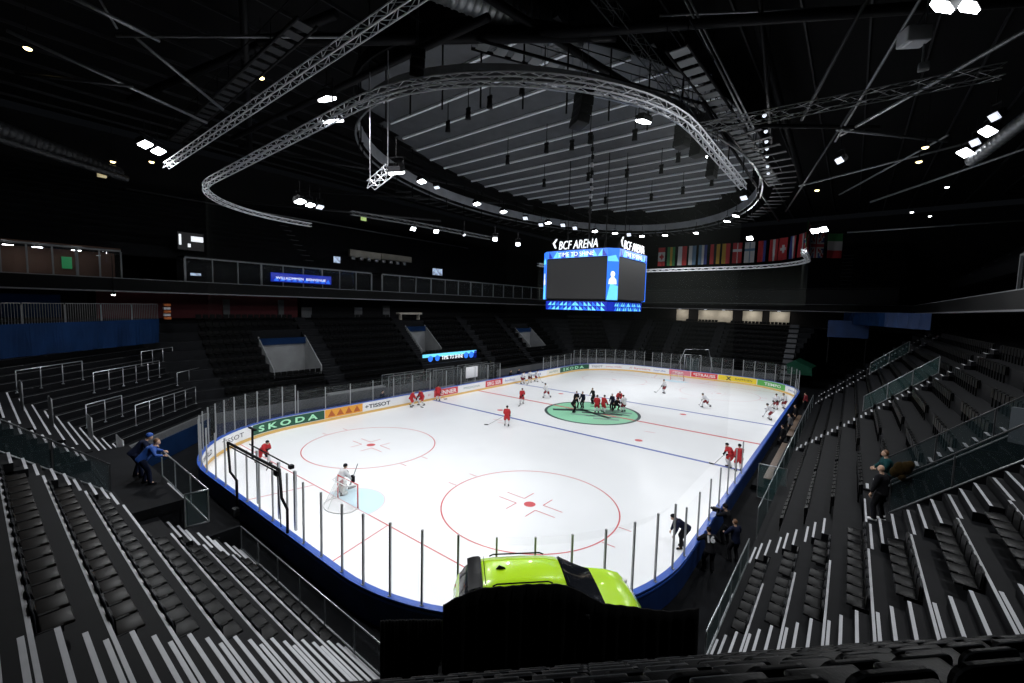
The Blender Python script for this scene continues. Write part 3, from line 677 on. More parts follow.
far_path = [(15.3, 41.5, ZT)] + arc_pts(7.0, 48.2, 8.3, 0, 90, ZT, 12)[1:] + arc_pts(-7.0, 48.2, 8.3, 90, 180, ZT, 12) + [(-15.3, 42, ZT)]
truss('curved_truss', 'bright curved lattice truss looping over the near end of the rink', near_path, size=0.24, step=0.42, rc=0.024)
truss('curved_truss', 'pale curved truss under the row of national flags at the far end', far_path, size=0.34, step=0.9, rc=0.055)
truss('straight_truss', 'straight bright lattice truss slanting across the upper left, above the curved truss', [(-13.6, 0.4, 18.0), (13.5, 0.0, 18.0)], size=0.28, step=0.45, rc=0.024)
truss('straight_truss', 'thin dark lattice truss in the upper right under the diagonal roof tubes', [(13.2, 12.6, 18.0), (22.6, 13.4, 18.0)], size=0.36, rc=0.022, mt='galv')
truss('hanging_truss', 'short truss cluster hanging on two cables inside the loop of the curved truss', [(2.2, 3.9, 15.3), (3.6, 3.6, 15.45), (4.3, 3.4, 15.5)], size=0.34, step=0.32, rc=0.022)
truss('straight_truss', 'faint curved row truss with hanging hooks left of the round ceiling', [(-16, 14, 18.0), (-15.2, 19, 18.0), (-14.8, 25, 18.0), (-14.5, 31, 18.0)], size=0.32, rc=0.02, mt='galv')
truss('lattice_mast', 'dark lattice truss leaning down behind the right part of the curved truss', [(9.5, 8.0, 24.1), (11.9, 23.2, 20.5)], size=0.5, step=0.6, rc=0.03, mt='steel_dark')
k = mb('nosing'); k.rbox((20.32, 12.75, 19.5), (0.75, 0.55, 0.5), 0.05, Matrix.Rotation(R(30), 3, 'Z')); k.use('white_cloth'); k.rbox((20.15, 12.6, 19.45), (0.1, 0.4, 0.42), 0.03, Matrix.Rotation(R(30), 3, 'Z')); k.use('galv'); k.tube([(20.6, 12.9, 18.5), (20.6, 12.9, 24.5)], 0.03, 5); k.tube([(20.3, 12.75, 19.7), (20.6, 12.9, 20.4)], 0.03, 5); k.rbox((20.65, 13.0, 18.55), (0.3, 0.25, 0.25), 0.04)
tag(k.build('moving_light'), 'silver box lamp hanging on a rod below the top edge, upper right', 'lamp')
for (x, y), lab in (((2.0, 4.0), 'thin white cable holding the left end of the small hanging truss'), ((4.0, 3.5), 'thin white cable holding the right end of the small hanging truss')):
    k = mb('nosing'); k.tube([(x, y, 15.6), (x, y, 20.2)], 0.022, 5); k.tube([(x, y, 15.45), (x, y, 15.6)], 0.05, 6); tag(k.build('suspension_cable'), lab, 'cable')

# protective nets hung from the two curved trusses
def net(path, zb, label):
    k = mb('netting'); n = len(path); vs = []
    for p in path: vs += [(p[0], p[1], zb), (p[0], p[1], ZT - 0.25)]
    k.add(vs, [(2 * i, 2 * i + 2, 2 * i + 3, 2 * i + 1) for i in range(n - 1)]); tag(k.build('protective_net'), label, 'net')
net([p for p in near_path if not (p[0] < -6 and p[1] > 0.83)], 3.35, 'fine dark protective netting hanging from the near curved truss to the glass')
net(far_path, 11.0, 'fine dark protective netting hanging from the far curved truss')

# roof steel: long tubes and catwalks, each a member of its own
def member(name, label, a, b, r, mt='roof_steel', n=8):
    k = mb(mt); a = Vector(a); b = Vector(b); d = (b - a) * 0.15; a -= d; b += d; k.tube([a, b], r, n); o = k.build(name); o['kind'] = 'structure'; return o
ROOF = [  # ends in metres, radius, material
    ((-2.22, 3.0, 22.5), (8.06, 11.09, 23.0), 0.28, 'black_metal'), ((6.99, 10.13, 23.0), (23.24, 19.7, 23.2), 0.24, 'black_metal'), ((5.94, 8.05, 23.6), (8.85, 17.18, 22.6), 0.2, 'black_metal'),
    ((3.62, 6.58, 22.2), (-15.34, 5.73, 22.2), 0.18, 'black_metal'), ((12.71, 12.42, 23.5), (13.77, 19.68, 21.0), 0.05, 'galv'), ((12.88, 12.55, 23.5), (13.99, 19.84, 21.0), 0.05, 'galv'),
    ((18.82, 16.32, 23.0), (16.73, 20.73, 21.0), 0.09, 'roof_steel'), ((20.39, 15.94, 22.0), (18.1, 25.14, 21.0), 0.07, 'galv'), ((23.41, 15.42, 20.0), (18.7, 25.04, 21.0), 0.09, 'galv'),
    ((18.47, 25.57, 21.0), (22.59, 30.07, 21.0), 0.09, 'galv'), ((16.15, 36.56, 21.0), (23.93, 31.99, 21.0), 0.08, 'galv'), ((18.28, 40.84, 21.0), (22.46, 30.98, 21.0), 0.07, 'galv'), ((20.79, 40.53, 20.0), (26.69, 30.9, 20.0), 0.09, 'galv'),
    ((11.54, 19.74, 21.0), (18.7, 25.04, 21.0), 0.12, 'black_metal'), ((13.64, 44.48, 21.0), (18.01, 24.73, 21.0), 0.08, 'roof_steel'), ((-10.8, -4.85, 21.5), (-12.48, 1.37, 21.0), 0.08, 'galv'), ((-6.09, -4.08, 22.0), (-6.72, -1.67, 22.0), 0.09, 'galv'),
    ((-8.01, -1.47, 22.0), (-10.7, 2.11, 21.5), 0.08, 'galv'), ((-6.91, -1.81, 22.0), (-0.82, 3.73, 22.5), 0.07, 'galv'), ((-7.42, -3.2, 23.0), (-8.1, -2.62, 22.5), 0.05, 'galv'), ((-12.14, -5.05, 20.5), (-9.78, -2.24, 20.5), 0.08, 'roof_steel'),
    ((12.32, 21.15, 21.0), (11.8, 48.89, 21.0), 0.1, 'black_metal'), ((15.28, 14.3, 23.5), (14.5, 24.19, 21.5), 0.1, 'black_metal'), ((11.98, 14.04, 24.0), (17.63, 16.63, 23.5), 0.05, 'galv'),
    ((-20, 1.0, 24.2), (-4, 4.0, 24.2), 0.24, 'black_metal'), ((-24, 9, 23.8), (-6, 2, 24.2), 0.2, 'black_metal'), ((14.4, 22, 25), (14.4, 44, 23.5), 0.25, 'black_metal'), ((-17.0, 14, 24.5), (-17.0, 46, 23.5), 0.25, 'black_metal'),
    ((-26, 12, 24.5), (-17, 30, 24), 0.14, 'roof_steel'), ((-30, 20, 23), (-17, 40, 24), 0.14, 'roof_steel'), ((-34, 10, 20.6), (-22, 26, 20.2), 0.12, 'roof_steel'), ((-36, 8, 20.4), (-36, 44, 20.4), 0.08, 'galv'), ((20, 56, 19.6), (32, 56, 19.6), 0.08, 'galv')]
for a, b, r_, mt in ROOF: member('roof_tube', '', a, b, r_, mt)
def catwalk(label, a, b, wd, mt_plate, plates=True, z1=1.0):
    r = thing('catwalk', label, 'catwalk'); a = Vector(a); b = Vector(b); t = (b - a); L = t.length; t.normalize(); s_ = t.cross(Vector((0, 0, 1))).normalized()
    for sg in (-1, 1):
        k = mb('black_metal'); k.tube([a + s_ * sg * wd / 2, b + s_ * sg * wd / 2], 0.08, 6); k.tube([a + s_ * sg * wd / 2 + Vector((0, 0, 1.0)), b + s_ * sg * wd / 2 + Vector((0, 0, 1.0))], 0.03, 5); k.build('side_beam', r)
    k = mb(mt_plate); n = int(L / 0.9)
    for i in range(n): k.box(a + t * (i + 0.5) * L / n, (L / n * 0.62, wd * 0.86, 0.05), ax=(t, s_, Vector((0, 0, 1))))
    k.build('walk_plates', r)
    for sg in (-1, 1):
        k = mb('black_metal'); k.tube([a + t * (i // 2) * L / n * 2 + s_ * sg * wd / 2 + Vector((0, 0, 1.0 if (i + i // 2) % 2 else 0.0)) for i in range(n)], 0.02, 4); k.build('guard_rail', r)
catwalk('catwalk with pale plates crossing behind the top of the curved truss', (4.2, 8.2, 22.6), (11.8, 21.0, 22.2), 0.8, 'wall_light')
catwalk('slatted catwalk running up the upper left beside the straight truss', (-20.5, 2.6, 21.5), (0.5, 2.0, 21.8), 0.8, 'roof_steel')
catwalk('slatted catwalk along the right rim of the round ceiling', (12.6, 12.0, 21.4), (13.4, 36.0, 21.0), 0.9, 'wall_light')

# ducts
def duct(label, a, b, r_, mt='galv'):
    k = mb(mt); a = Vector(a); b = Vector(b); n = int((b - a).length / 0.35)
    pts, rr = [], []
    for i in range(n + 1):
        p = a.lerp(b, i / n); d = (b - a).normalized() * 0.03; pts += [p - d, p, p + d]; rr += [r_, r_ * 1.05, r_]
    k.tube(pts, rr, 16); tag(k.build('air_duct'), label, 'duct')
duct('large round silver duct at the top edge above the black speakers', (3.6, 5.2, 24.3), (6.9, 13.3, 24.3), 0.75)
duct('ribbed silver duct pointing down near the right edge of the roof', (25.2, 22.0, 19.4), (23.9, 27.0, 18.7), 0.32)
duct('long grey duct entering from the left edge of the roof', (-16.5, -9.0, 19.5), (-24.0, 0.0, 19.2), 0.42, 'roof_steel')
duct('thin grey duct sloping below the longer duct at the upper left', (-19.5, -6.5, 19.0), (-22.5, 0.2, 18.6), 0.22, 'roof_steel')

# ------------------------------------------------------------------ lamps
def flood(x, y, z, label, on=True, aim=(0, 30, 0), size=0.62, light=True, lens='lamp_lens', spot=110, power=1.0):
    r = thing('floodlight', label, 'floodlight', (x, y, z), group='arena floodlights')
    d = (Vector(aim) - Vector((x, y, z))).normalized(); s_ = d.cross(Vector((0, 0, 1))).normalized(); u = s_.cross(d)
    ax = (s_, u, d)
    k = mb('black_metal'); k.box(-d * 0.10, (size * 1.1, size * 0.9, 0.22), ax=ax)
    for i in range(5): k.box(-d * 0.26 + s_ * (i - 2) * size * 0.22, (0.02, size * 0.7, 0.12), ax=ax)
    k.build('housing', r)
    k = mb(lens); k.box(d * 0.055, (size, size * 0.78, 0.09), ax=ax); k.build('lens', r)
    k = mb('black_metal')
    for sg in (-1, 1): k.tube([s_ * sg * size * 0.62 - d * 0.1, s_ * sg * size * 0.62 + Vector((0, 0, 0.55))], 0.02, 5)
    k.tube([s_ * size * 0.62 + Vector((0, 0, 0.55)), -s_ * size * 0.62 + Vector((0, 0, 0.55))], 0.025, 5); k.tube([(0, 0, 0.55), (0, 0, 1.3)], 0.03, 5); k.build('yoke', r)
    if light:
        l = bpy.data.lights.new('bulb', 'SPOT'); l.energy = LAMP_W * power; l.spot_size = R(spot); l.spot_blend = 0.45; l.shadow_soft_size = 0.22; l.color = (0.96, 0.98, 1.0)
        o = bpy.data.objects.new('bulb', l); COL.objects.link(o); o.parent = r; o.location = d * 0.16
        o.rotation_euler = (d).to_track_quat('-Z', 'Y').to_euler()
    return r
RING = [(-8.64, 15.79), (-10.06, 23.82), (-10.06, 27.89), (-9.39, 35.31), (-7.24, 42.9), (-5.69, 45.49), (-3.6, 49.39), (-0.75, 50.08), (3.09, 50.26),
        (7.89, 44.49), (9.25, 42.01), (11.56, 22.69), (10.03, 15.03)]
for i, (x, y) in enumerate(RING):
    flood(x, y, 20.0, 'white floodlight under the ceiling ring, %s from left going by the far side' % ORD[i], aim=(x * 0.5, 31 + (y - 30) * 0.95, 0), spot=150, power=0.8 if y > 40 else 0.62)
for i, (x, y) in enumerate([(-8.94, 17.66), (-10.07, 31.78), (-10.76, 35.85), (-8.63, 37.4), (-8.38, 39.81), (-4.64, 47.52), (11.28, 34.71)]):
    flood(x, y, 20.0, 'dim floodlight hanging between the bright ring lights, %s from the left' % ORD[i], size=0.5, light=False, lens='lamp_dim', aim=(x * 0.6, 20, 0))
for i, (x, y) in enumerate([(-12.79, 18.28), (-11.91, 20.28), (-10.11, 26.7), (-10.16, 30.66)]):
    flood(x, y, 17.0, 'small white floodlight in the low row under the left ring lights, %s from left' % ORD[i], size=0.42, light=False, aim=(0, 15, 0))
flood(-11.02, 23.09, 17.0, 'dim spotlight in the low row left of the video cube', size=0.34, light=False, lens='lamp_dim')
PAIRS = [((-13.62, -0.56, 19), 'left lamp of the bright pair below the roof ducts, upper left', True), ((-14.42, 0.22, 19), 'right lamp of the bright pair below the roof ducts, upper left', True),
         ((0.62, 2.76, 19), 'bright floodlight just above the left part of the curved truss', True), ((5.46, 0.30, 16.1), 'bright double floodlight fixed on the curved truss', True),
         ((4.7, 3.4, 15.35), 'bright floodlight at the right end of the small hanging truss', True),
         ((-11.14, 7.19, 17), 'left lamp of the three hanging above the left end of the curved truss', True), ((-11.12, 7.88, 16.9), 'middle lamp of the three hanging above the left end of the curved truss', False),
         ((23.8, 23.0, 19), 'bright floodlight, lower of the two above the right duct', True), ((23.52, 26.25, 19), 'bright floodlight nearest the top of the right duct', False),
         ((20.9, 6.53, 17), 'large white floodlight cut by the top edge, upper right', True), ((20.45, 6.2, 17), 'white floodlight beside the large one at the top edge', False),
         ((16.72, 42.22, 18), 'bright floodlight above the two lone flags on the right', True), ((16.0, 42.8, 18), 'smaller floodlight left of the one above the lone flags', False),
         ((9.08, 51.14, 19), 'floodlight over the row of flags, right of the ring lights', True)]
for (x, y, z), lab, li in PAIRS:
    flood(x, y, z, lab, light=li, size=0.42 if x > 20 and y < 10 else 0.62 if z > 16.9 else 0.5, aim=(x * 0.45, y * 0.5 + 7, 0), spot=140, power=0.95)
for (x, y, z), lab in (((-10.92, 8.5, 16.85), 'dim lamp, last of the three above the left end of the curved truss'), ((23.78, 21.67, 19.2), 'dim three-bar lamp above the bright pair, upper right'),
                       ((23.64, 24.62, 19), 'dim three-bulb lamp between the bright ones, upper right'), ((18.16, 24.16, 19), 'small dim lamp under the diagonal tubes, upper right'),
                       ((19.0, 6.8, 19.0), 'dim lamp at the end of a diagonal tube, top right'), ((19.5, 7.4, 19.0), 'dim grey lamp beside the end of a diagonal tube, top right')):
    flood(x, y, z, lab, light=False, size=0.42, lens='lamp_dim', aim=(0, 10, 0))
def pendant(x, y, z, lab, mt='lamp_warm', r_=0.16):
    t = thing('round_lamp', lab, 'lamp', (x, y, z))
    k = mb('black_metal'); k.lathe([(0.02, 0.5), (0.03, 0.16), (r_ * 1.1, 0.12), (r_ * 1.2, 0.0), (r_ * 1.0, -0.02)], (0, 0, 0), 14); k.tube([(0, 0, 0.5), (0, 0, max(0.9, min(3.0, 26.6 - z)))], 0.02, 5); k.build('shade', t)
    k = mb(mt); k.ball((0, 0, -0.02), (r_, r_, r_ * 0.6), 12, 6); k.build('bulb', t)
for p in (((-12.92, -5.01, 22), 'yellow lamp alone in the dark upper left corner'), ((-24.11, -0.24, 20), 'small yellow lamp left of the bright pair, upper left'), ((-21.64, 1.47, 20), 'small yellow lamp just below the bright pair, upper left'),
          ((-6.4, 2.92, 22), 'round yellow lamp beside the slatted catwalk, upper left'), ((22.0, 27.71, 20), 'upper of two yellow lamps on the right roof tubes'), ((22.0, 30.71, 20), 'lower of two yellow lamps on the right roof tubes'),
          ((16.43, 35.14, 20), 'yellow lamp right of the ring catwalk')): pendant(*p[0], p[1])
for p in (((24.31, 39.23, 20), 'small white downlight under the right roof, nearest'), ((23.1, 48.62, 20), 'small white downlight under the right roof, left of a pair'), ((24.65, 51.66, 20), 'small white downlight under the right roof, right of a pair'),
          ((-25.42, -0.35, 10.28), 'bright white lamp under the fascia above the blue banner fence')): pendant(*p[0], p[1], 'lamp_lens', 0.13)
for x, y in ((14.75, 20.44), (14.48, 22.9), (14.26, 24.7), (14.1, 26.1), (13.9, 27.7), (13.6, 30.1), (13.4, 32.0)):
    o = thing('round_lamp', 'small white lamp in the slanting chain right of the ceiling rim', 'lamp', (x, y, 21.0), group='chain of small lamps right of the ceiling rim')
    k = mb('black_metal'); k.tube([(0, 0, 0.05), (0, 0, 0.2), (0, 0, 5.0)], [0.12, 0.02, 0.02], 8); k.build('shade', o); k = mb('lamp_dim'); k.ball((0, 0, 0), 0.11, 10, 6); k.build('bulb', o)
for x, lab in ((-6.1, 'concourse ceiling lamp over the leftmost pale wall panel, far end'), (-1.6, 'concourse ceiling lamp over the wide pale wall panel, left half'), (1.4, 'concourse ceiling lamp over the wide pale wall panel, right half'), (5.7, 'concourse ceiling lamp over the third pale wall panel, far end'), (9.8, 'concourse ceiling lamp over the last pale wall panel, far end')):
    o = thing('ceiling_lamp', lab, 'lamp', (x, 75.6, 10.45)); k = mb('black_metal'); k.rbox((0, 0, 0.06), (0.5, 0.3, 0.1), 0.02); k.build('housing', o); k = mb('lamp_dim'); k.rbox((0, 0, -0.01), (0.42, 0.22, 0.05), 0.01); k.build('diffuser', o)
    l = bpy.data.lights.new('bulb', 'AREA'); l.energy = 70; l.size = 0.4; l.color = (1.0, 0.93, 0.82); b_ = bpy.data.objects.new('bulb', l); COL.objects.link(b_); b_.parent = o; b_.location = (0, 0, -0.06); b_.rotation_euler = (R(25), 0, 0)
k = mb('window_warm'); k.rbox((-25.2, -0.7, 19.2), (0.4, 0.5, 0.55), 0.04); tag(k.build('lit_window'), 'small yellow lit window under the left roof edge', 'window')
k = mb('lamp_green'); k.rbox((-26.3, 21.9, 19.9), (0.12, 0.7, 0.45), 0.03); k.use('black_metal'); k.box((-26.4, 21.9, 19.9), (0.1, 0.86, 0.6)); tag(k.build('exit_sign'), 'small greenish lit sign in the dark left of the ring lights', 'sign')

# loudspeakers hung from the roof
def array(x, y, z, n, wd, label, rz=0.0):
    t = thing('loudspeaker_array', label, 'loudspeaker', (x, y, z), rz)
    for i in range(n):
        tilt = R(3 * i); k = mb('black_metal'); rm = Matrix.Rotation(-tilt, 3, 'X'); k.rbox((0, -0.02 * i * i, -0.42 * i), (wd, 0.6, 0.39), 0.03, rm); k.build('cabinet', t)
    k = mb('steel_dark'); k.box((0, 0, 0.28), (wd * 0.9, 0.5, 0.06)); k.tube([(-wd * 0.3, 0, 0.3), (-wd * 0.3, 0, 2.6)], 0.02, 5); k.tube([(wd * 0.3, 0, 0.3), (wd * 0.3, 0, 2.6)], 0.02, 5); k.build('rigging_frame', t)
array(8.6, 11.2, 20.2, 4, 1.05, 'black stepped loudspeaker stack hanging in front of the striped ceiling', R(-35))
array(3.1, 5.7, 21.0, 3, 1.6, 'broad black loudspeaker stack behind the left top of the curved truss', R(-35))
array(11.4, 17.2, 20.0, 3, 0.7, 'black loudspeaker, left of the close pair right of the ceiling lights', R(-20))
array(11.9, 18.5, 19.8, 3, 0.7, 'black loudspeaker, right of the close pair right of the ceiling lights', R(-20))
array(12.2, 20.6, 19.5, 4, 0.5, 'slim black loudspeaker stack at the right rim of the ceiling', R(-10))
# slim speakers/fixtures hung below the ceiling panels
i = 0
for x, y, z in ((-3.2, 13.5, 22.4), (-1.0, 13.2, 22.6), (1.2, 12.8, 22.6), (3.8, 12.6, 22.6), (5.6, 12.2, 22.6), (-3.6, 20.5, 22.2), (0.8, 19.6, 22.0), (2.6, 20.2, 22.0), (4.3, 19.8, 22.0), (7.0, 21.0, 22.0), (-4.4, 27.0, 22.0), (0.0, 27.5, 22.0),
                (3.2, 28.5, 22.0), (6.0, 29.0, 22.0), (8.0, 27.0, 22.0), (-2.5, 36.0, 22.0), (2.0, 37.5, 22.0), (5.5, 36.5, 22.0), (8.5, 35.0, 22.0)):
    t = thing('ceiling_spotlight', 'small dark spotlight under the striped ceiling', 'spotlight', (x, y, z), group='spotlights under the striped ceiling')
    k = mb('black_metal'); k.tube([(0, 0, 0.0), (0, 0, -0.55)], [0.15, 0.19], 10); k.build('body', t)
    k = mb('black_metal'); k.tube([(0, 0, 0), (0, 0, 1.55)], 0.03, 5); k.box((0, 0, 0.1), (0.36, 0.08, 0.2)); k.build('bracket', t)
# chain of bright cables and blocks hanging down the middle of the ceiling to the cube
k = MB()
for j in range(9):
    z = 18.0 + 0.62 * j; k.use('nosing' if j in (2, 3, 4, 6) else 'black_metal'); k.rbox((1.9 + 0.05 * (j % 2), 24.6, z), (0.22, 0.2, 0.34), 0.03)
k.use('black_metal'); k.tube([(1.9, 24.6, 15.6), (1.9, 24.6, 24.2)], 0.05, 6); tag(k.build('hoist_chain'), 'vertical chain of bright blocks hanging in front of the striped ceiling', 'chain')

# ------------------------------------------------------------------ hanging video cube
CX, CY, HB = -0.6, 30.7, 3.88
r = thing('video_cube', 'video cube with dark screens and glowing blue bands hanging above centre ice', 'video cube', (CX, CY, 9.9))
oct_ = lambda h, c: [(h, -h + c), (h, h - c), (h - c, h), (-h + c, h), (-h, h - c), (-h, -h + c), (-h + c, -h), (h - c, -h)]
k = mb('black_metal'); k.prism([(x, y, 1.0) for x, y in oct_(HB - 0.12, 0.75)], (0, 0, 4.45)); k.prism([(x, y, 0.02) for x, y in oct_(HB - 0.38, 0.4)], (0, 0, 1.0))
k.tube([(-2, -2, 5.4), (-2, -2, 14.12)], 0.04, 5); k.tube([(2, -2, 5.4), (2, -2, 14.12)], 0.04, 5); k.tube([(2, 2, 5.4), (2, 2, 14.12)], 0.04, 5); k.tube([(-2, 2, 5.4), (-2, 2, 14.12)], 0.04, 5); k.build('housing', r)
FACES = [((0, -1), (1, 0)), ((1, 0), (0, 1)), ((0, 1), (-1, 0)), ((-1, 0), (0, -1))]
UPV = Vector((0, 0, 1))
for (nx, ny), (tx, ty) in FACES:
    nn = Vector((nx, ny, 0)); t = Vector((tx, ty, 0)); ax = (t, nn, UPV)
    k = mb('screen_dark'); k.box(nn * (HB - 0.08) + UPV * 2.88, (2 * HB - 1.55, 0.06, 3.62), ax=ax); k.build('screen', r)
    # upper band with triangles and white words
    k = mb('led_blue'); k.box(nn * (HB - 0.06) + UPV * 5.10, (2 * HB - 1.5, 0.10, 0.66), ax=ax)
    P = lambda x, z, d=0.0: nn * (HB - 0.005 + d) + t * x + UPV * z
    for i in range(13):
        x = -2.85 + 0.46 * i; k.use('led_cyan' if i % 3 else 'led_deep'); k.prism([P(x, 4.79), P(x + 0.42, 4.79), P(x + (0.42 if i % 2 else 0.0), 5.41)], nn * 0.004)
    b = k.build('led_band', r)
    k = mb('led_white'); text_mb(k, 'TIME TO SHINE', lambda x, y, d: P(x, 4.90 + y, 0.012 + d), size=0.52, depth=0.006, bold=0.0, width=3.6, center=True); k.build('lettering', b)
    # lower band, set back
    k = mb('led_deep'); k.box(nn * (HB - 0.36) + UPV * 0.43, (2 * HB - 1.56, 0.08, 0.80), ax=ax); cn_ = (nn + t).normalized(); k.box(cn_ * ((HB - 0.58) * math.sqrt(2) + 0.02) + UPV * 0.43, (0.56, 0.08, 0.80), ax=(Vector((-cn_.y, cn_.x, 0)), cn_, UPV))
    for i in range(14):
        x = -3.05 + 0.43 * i; Pz = lambda x, z: nn * (HB - 0.315) + t * x + UPV * z
        for z in (0.06, 0.45): k.use('led_cyan' if (i + (z > 0.2)) % 3 else 'led_blue'); k.prism([Pz(x, z), Pz(x + 0.40, z), Pz(x + (0.40 if i < 7 else 0.0), z + 0.36)], nn * 0.004)
    k.build('led_band', r)
    # corner column between this face and the next
    cn = (nn + Vector((t.x, t.y, 0))).normalized(); ct = Vector((-cn.y, cn.x, 0)); cax = (ct, cn, UPV); rad = (HB - 0.375) * math.sqrt(2) - 0.03
    k = mb('led_blue'); k.box(cn * rad + UPV * 3.2, (1.02, 0.1, 4.45), ax=cax)
    Pc = lambda x, z, d=0.0: cn * (rad + 0.052 + d) + ct * x + UPV * z
    k.use('led_cyan'); k.prism([Pc(-0.5, 1.0), Pc(0.5, 1.0), Pc(0.5, 2.2), Pc(-0.2, 2.4)], cn * 0.004); k.prism([Pc(-0.5, 4.3), Pc(0.5, 4.3), Pc(0.2, 4.85), Pc(-0.5, 4.7)], cn * 0.004)
    k.use('led_white'); k.prism([Pc(-0.36, 2.35), Pc(0.36, 2.35), Pc(0.32, 2.75), Pc(0.12, 2.95), Pc(-0.12, 2.95), Pc(-0.32, 2.75)], cn * 0.006)
    k.prism([Pc(0.2 * math.cos(2 * PI * i / 12), 3.2 + 0.27 * math.sin(2 * PI * i / 12)) for i in range(12)], cn * 0.006); k.build('corner_display', r)
    # roof letters
    if (nx, ny) not in ((0, -1), (1, 0)): continue
    tx0, twd = (-2.0, 4.0) if nx == 0 else (-1.55, 4.7)
    k = mb('sign_white'); text_mb(k, 'BCF ARENA', lambda x, y, d: nn * (HB - 0.35 + d) + t * (x + tx0) + UPV * (5.60 + y), size=1.10, depth=0.06, bold=0.0, width=twd, shear=0.18)
    k.prism([nn * (HB - 0.35) + t * (tx0 - 0.68 + a) + UPV * (5.75 + b) for a, b in ((0, 0.45), (0.35, 0.85), (0.5, 0.85), (0.2, 0.42), (0.42, 0.0), (0.25, 0.0))], nn * 0.08); k.build('roof_lettering', r)
    k = mb('black_metal'); k.box(nn * (HB - 0.3) + UPV * 5.52, (5.6, 0.06, 0.06), ax=ax)
    for i in range(6): k.box(nn * (HB - 0.42) + t * (-2.4 + i) + UPV * 5.8, (0.05, 0.05, 0.6), ax=ax)
    k.build('letter_rack', r)

# glowing boards and monitors around the bowl
k = mb('led_deep'); k.rbox((-26.2, 14.6, 12.45), (0.14, 6.3, 0.9), 0.03)
k.use('led_blue')
for i in range(10): k.prism([(-26.12, 11.7 + 0.6 * i, 12.1), (-26.12, 12.2 + 0.6 * i, 12.1), (-26.12, 12.0 + 0.6 * i, 12.5)], (0.006, 0, 0))
k.use('black_metal'); k.box((-26.25, 12.5, 11.8), (0.08, 0.08, 0.5)); k.box((-26.25, 16.7, 11.8), (0.08, 0.08, 0.5))
o = tag(k.build('ribbon_display'), 'long blue glowing ribbon display in front of the left balcony boxes', 'display')
k = mb('led_white'); text_mb(k, 'WILLKOMMEN  BIENVENUE', lambda x, y, d: Vector((-26.11 + d, 11.9 + x, 12.28 + y)), size=0.36, depth=0.01, width=5.2); k.build('lettering', o)
k = mb('led_cyan'); k.rbox((-20.2, 30.4, 3.6), (0.16, 9.2, 1.08), 0.03); k.use('led_blue')
for y, rr in ((26.9, 0.36), (28.0, 0.36), (33.0, 0.4), (34.0, 0.42)): k.prism([(-20.10, y + rr * math.cos(2 * PI * i / 14), 3.6 + rr * math.sin(2 * PI * i / 14)) for i in range(14)], (0.006, 0, 0))
k.use('led_deep'); k.box((-20.11, 34.75, 3.6), (0.02, 0.45, 0.95)); k.use('black_metal'); k.box((-20.35, 30.4, 3.6), (0.14, 9.4, 1.2))
for y in (26.2, 34.6): k.box((-20.4, y, 1.9), (0.14, 0.14, 3.6))
o = tag(k.build('tunnel_display'), 'cyan and blue display over the players tunnel behind the red board advert', 'display')
k = mb('led_white'); text_mb(k, 'TIME TO SHINE', lambda x, y, d: Vector((-20.09 + d, 28.7 + x, 3.36 + y)), size=0.66, depth=0.01, width=3.7, bold=0.0); k.build('lettering', o)
def monitor(x, y, z, wy, hz, label, mt='led_screen'):
    t = thing('wall_monitor', label, 'monitor', (x, y, z)); k = mb('black_metal'); k.rbox((0, 0, 0), (0.10, wy + 0.1, hz + 0.1), 0.02); k.build('monitor_case', t)
    k = mb(mt); k.box((0.055, 0, 0), (0.02, wy, hz)); k.build('screen', t); k = mb('black_metal'); k.box((-0.2, 0, 0.1), (0.4, 0.2, 0.1)); k.build('wall_bracket', t)
monitor(-27, 5.15, 15.1, 1.9, 1.5, 'dark framed window screen with bright patches, upper left', 'screen_dark')
k = mb('led_white'); k.rbox((-26.86, 5.6, 15.35), (0.05, 0.9, 0.45), 0.01); k.box((-26.86, 4.35, 15.2), (0.05, 0.16, 0.9)); k.box((-26.86, 5.0, 14.75), (0.05, 0.2, 0.3)); tag(k.build('score_panel'), 'bright white lit panel shapes on the dark framed screen, upper left', 'panel')
monitor(-27, 18.9, 14.9, 0.8, 0.7, 'small bright monitor above the blue ribbon display')
monitor(-27, 34.0, 14.7, 1.8, 0.9, 'bright tilted monitor above the box windows left of the video cube')
monitor(-26.9, 5.4, 12.25, 0.8, 0.22, 'tiny lit monitor behind the left balcony boxes')
k = mb('wall_beige'); k.rbox((-30.0, 24.5, 16.2), (0.5, 4.5, 0.9), 0.05); k.rbox((-31.0, 30.0, 16.4), (0.5, 5.0, 0.8), 0.05); k.use('galv')
for i in range(8): k.rbox((-29.6 + 0.05 * (i % 2), 22.5 + 1.1 * i, 15.6), (0.4, 0.5, 0.4), 0.05)
tag(k.build('press_desk'), 'pale desk row with stacked equipment high on the left stand', 'desk')
k = mb('wall_beige'); k.rbox((-25.0, 27.6, 8.9), (0.7, 3.6, 0.25), 0.04); k.box((-25.0, 26.2, 8.5), (0.5, 0.1, 0.8)); k.box((-25.0, 29.0, 8.5), (0.5, 0.1, 0.8)); tag(k.build('scanner_desk'), 'pale long desk on the concourse above the left stand', 'desk')

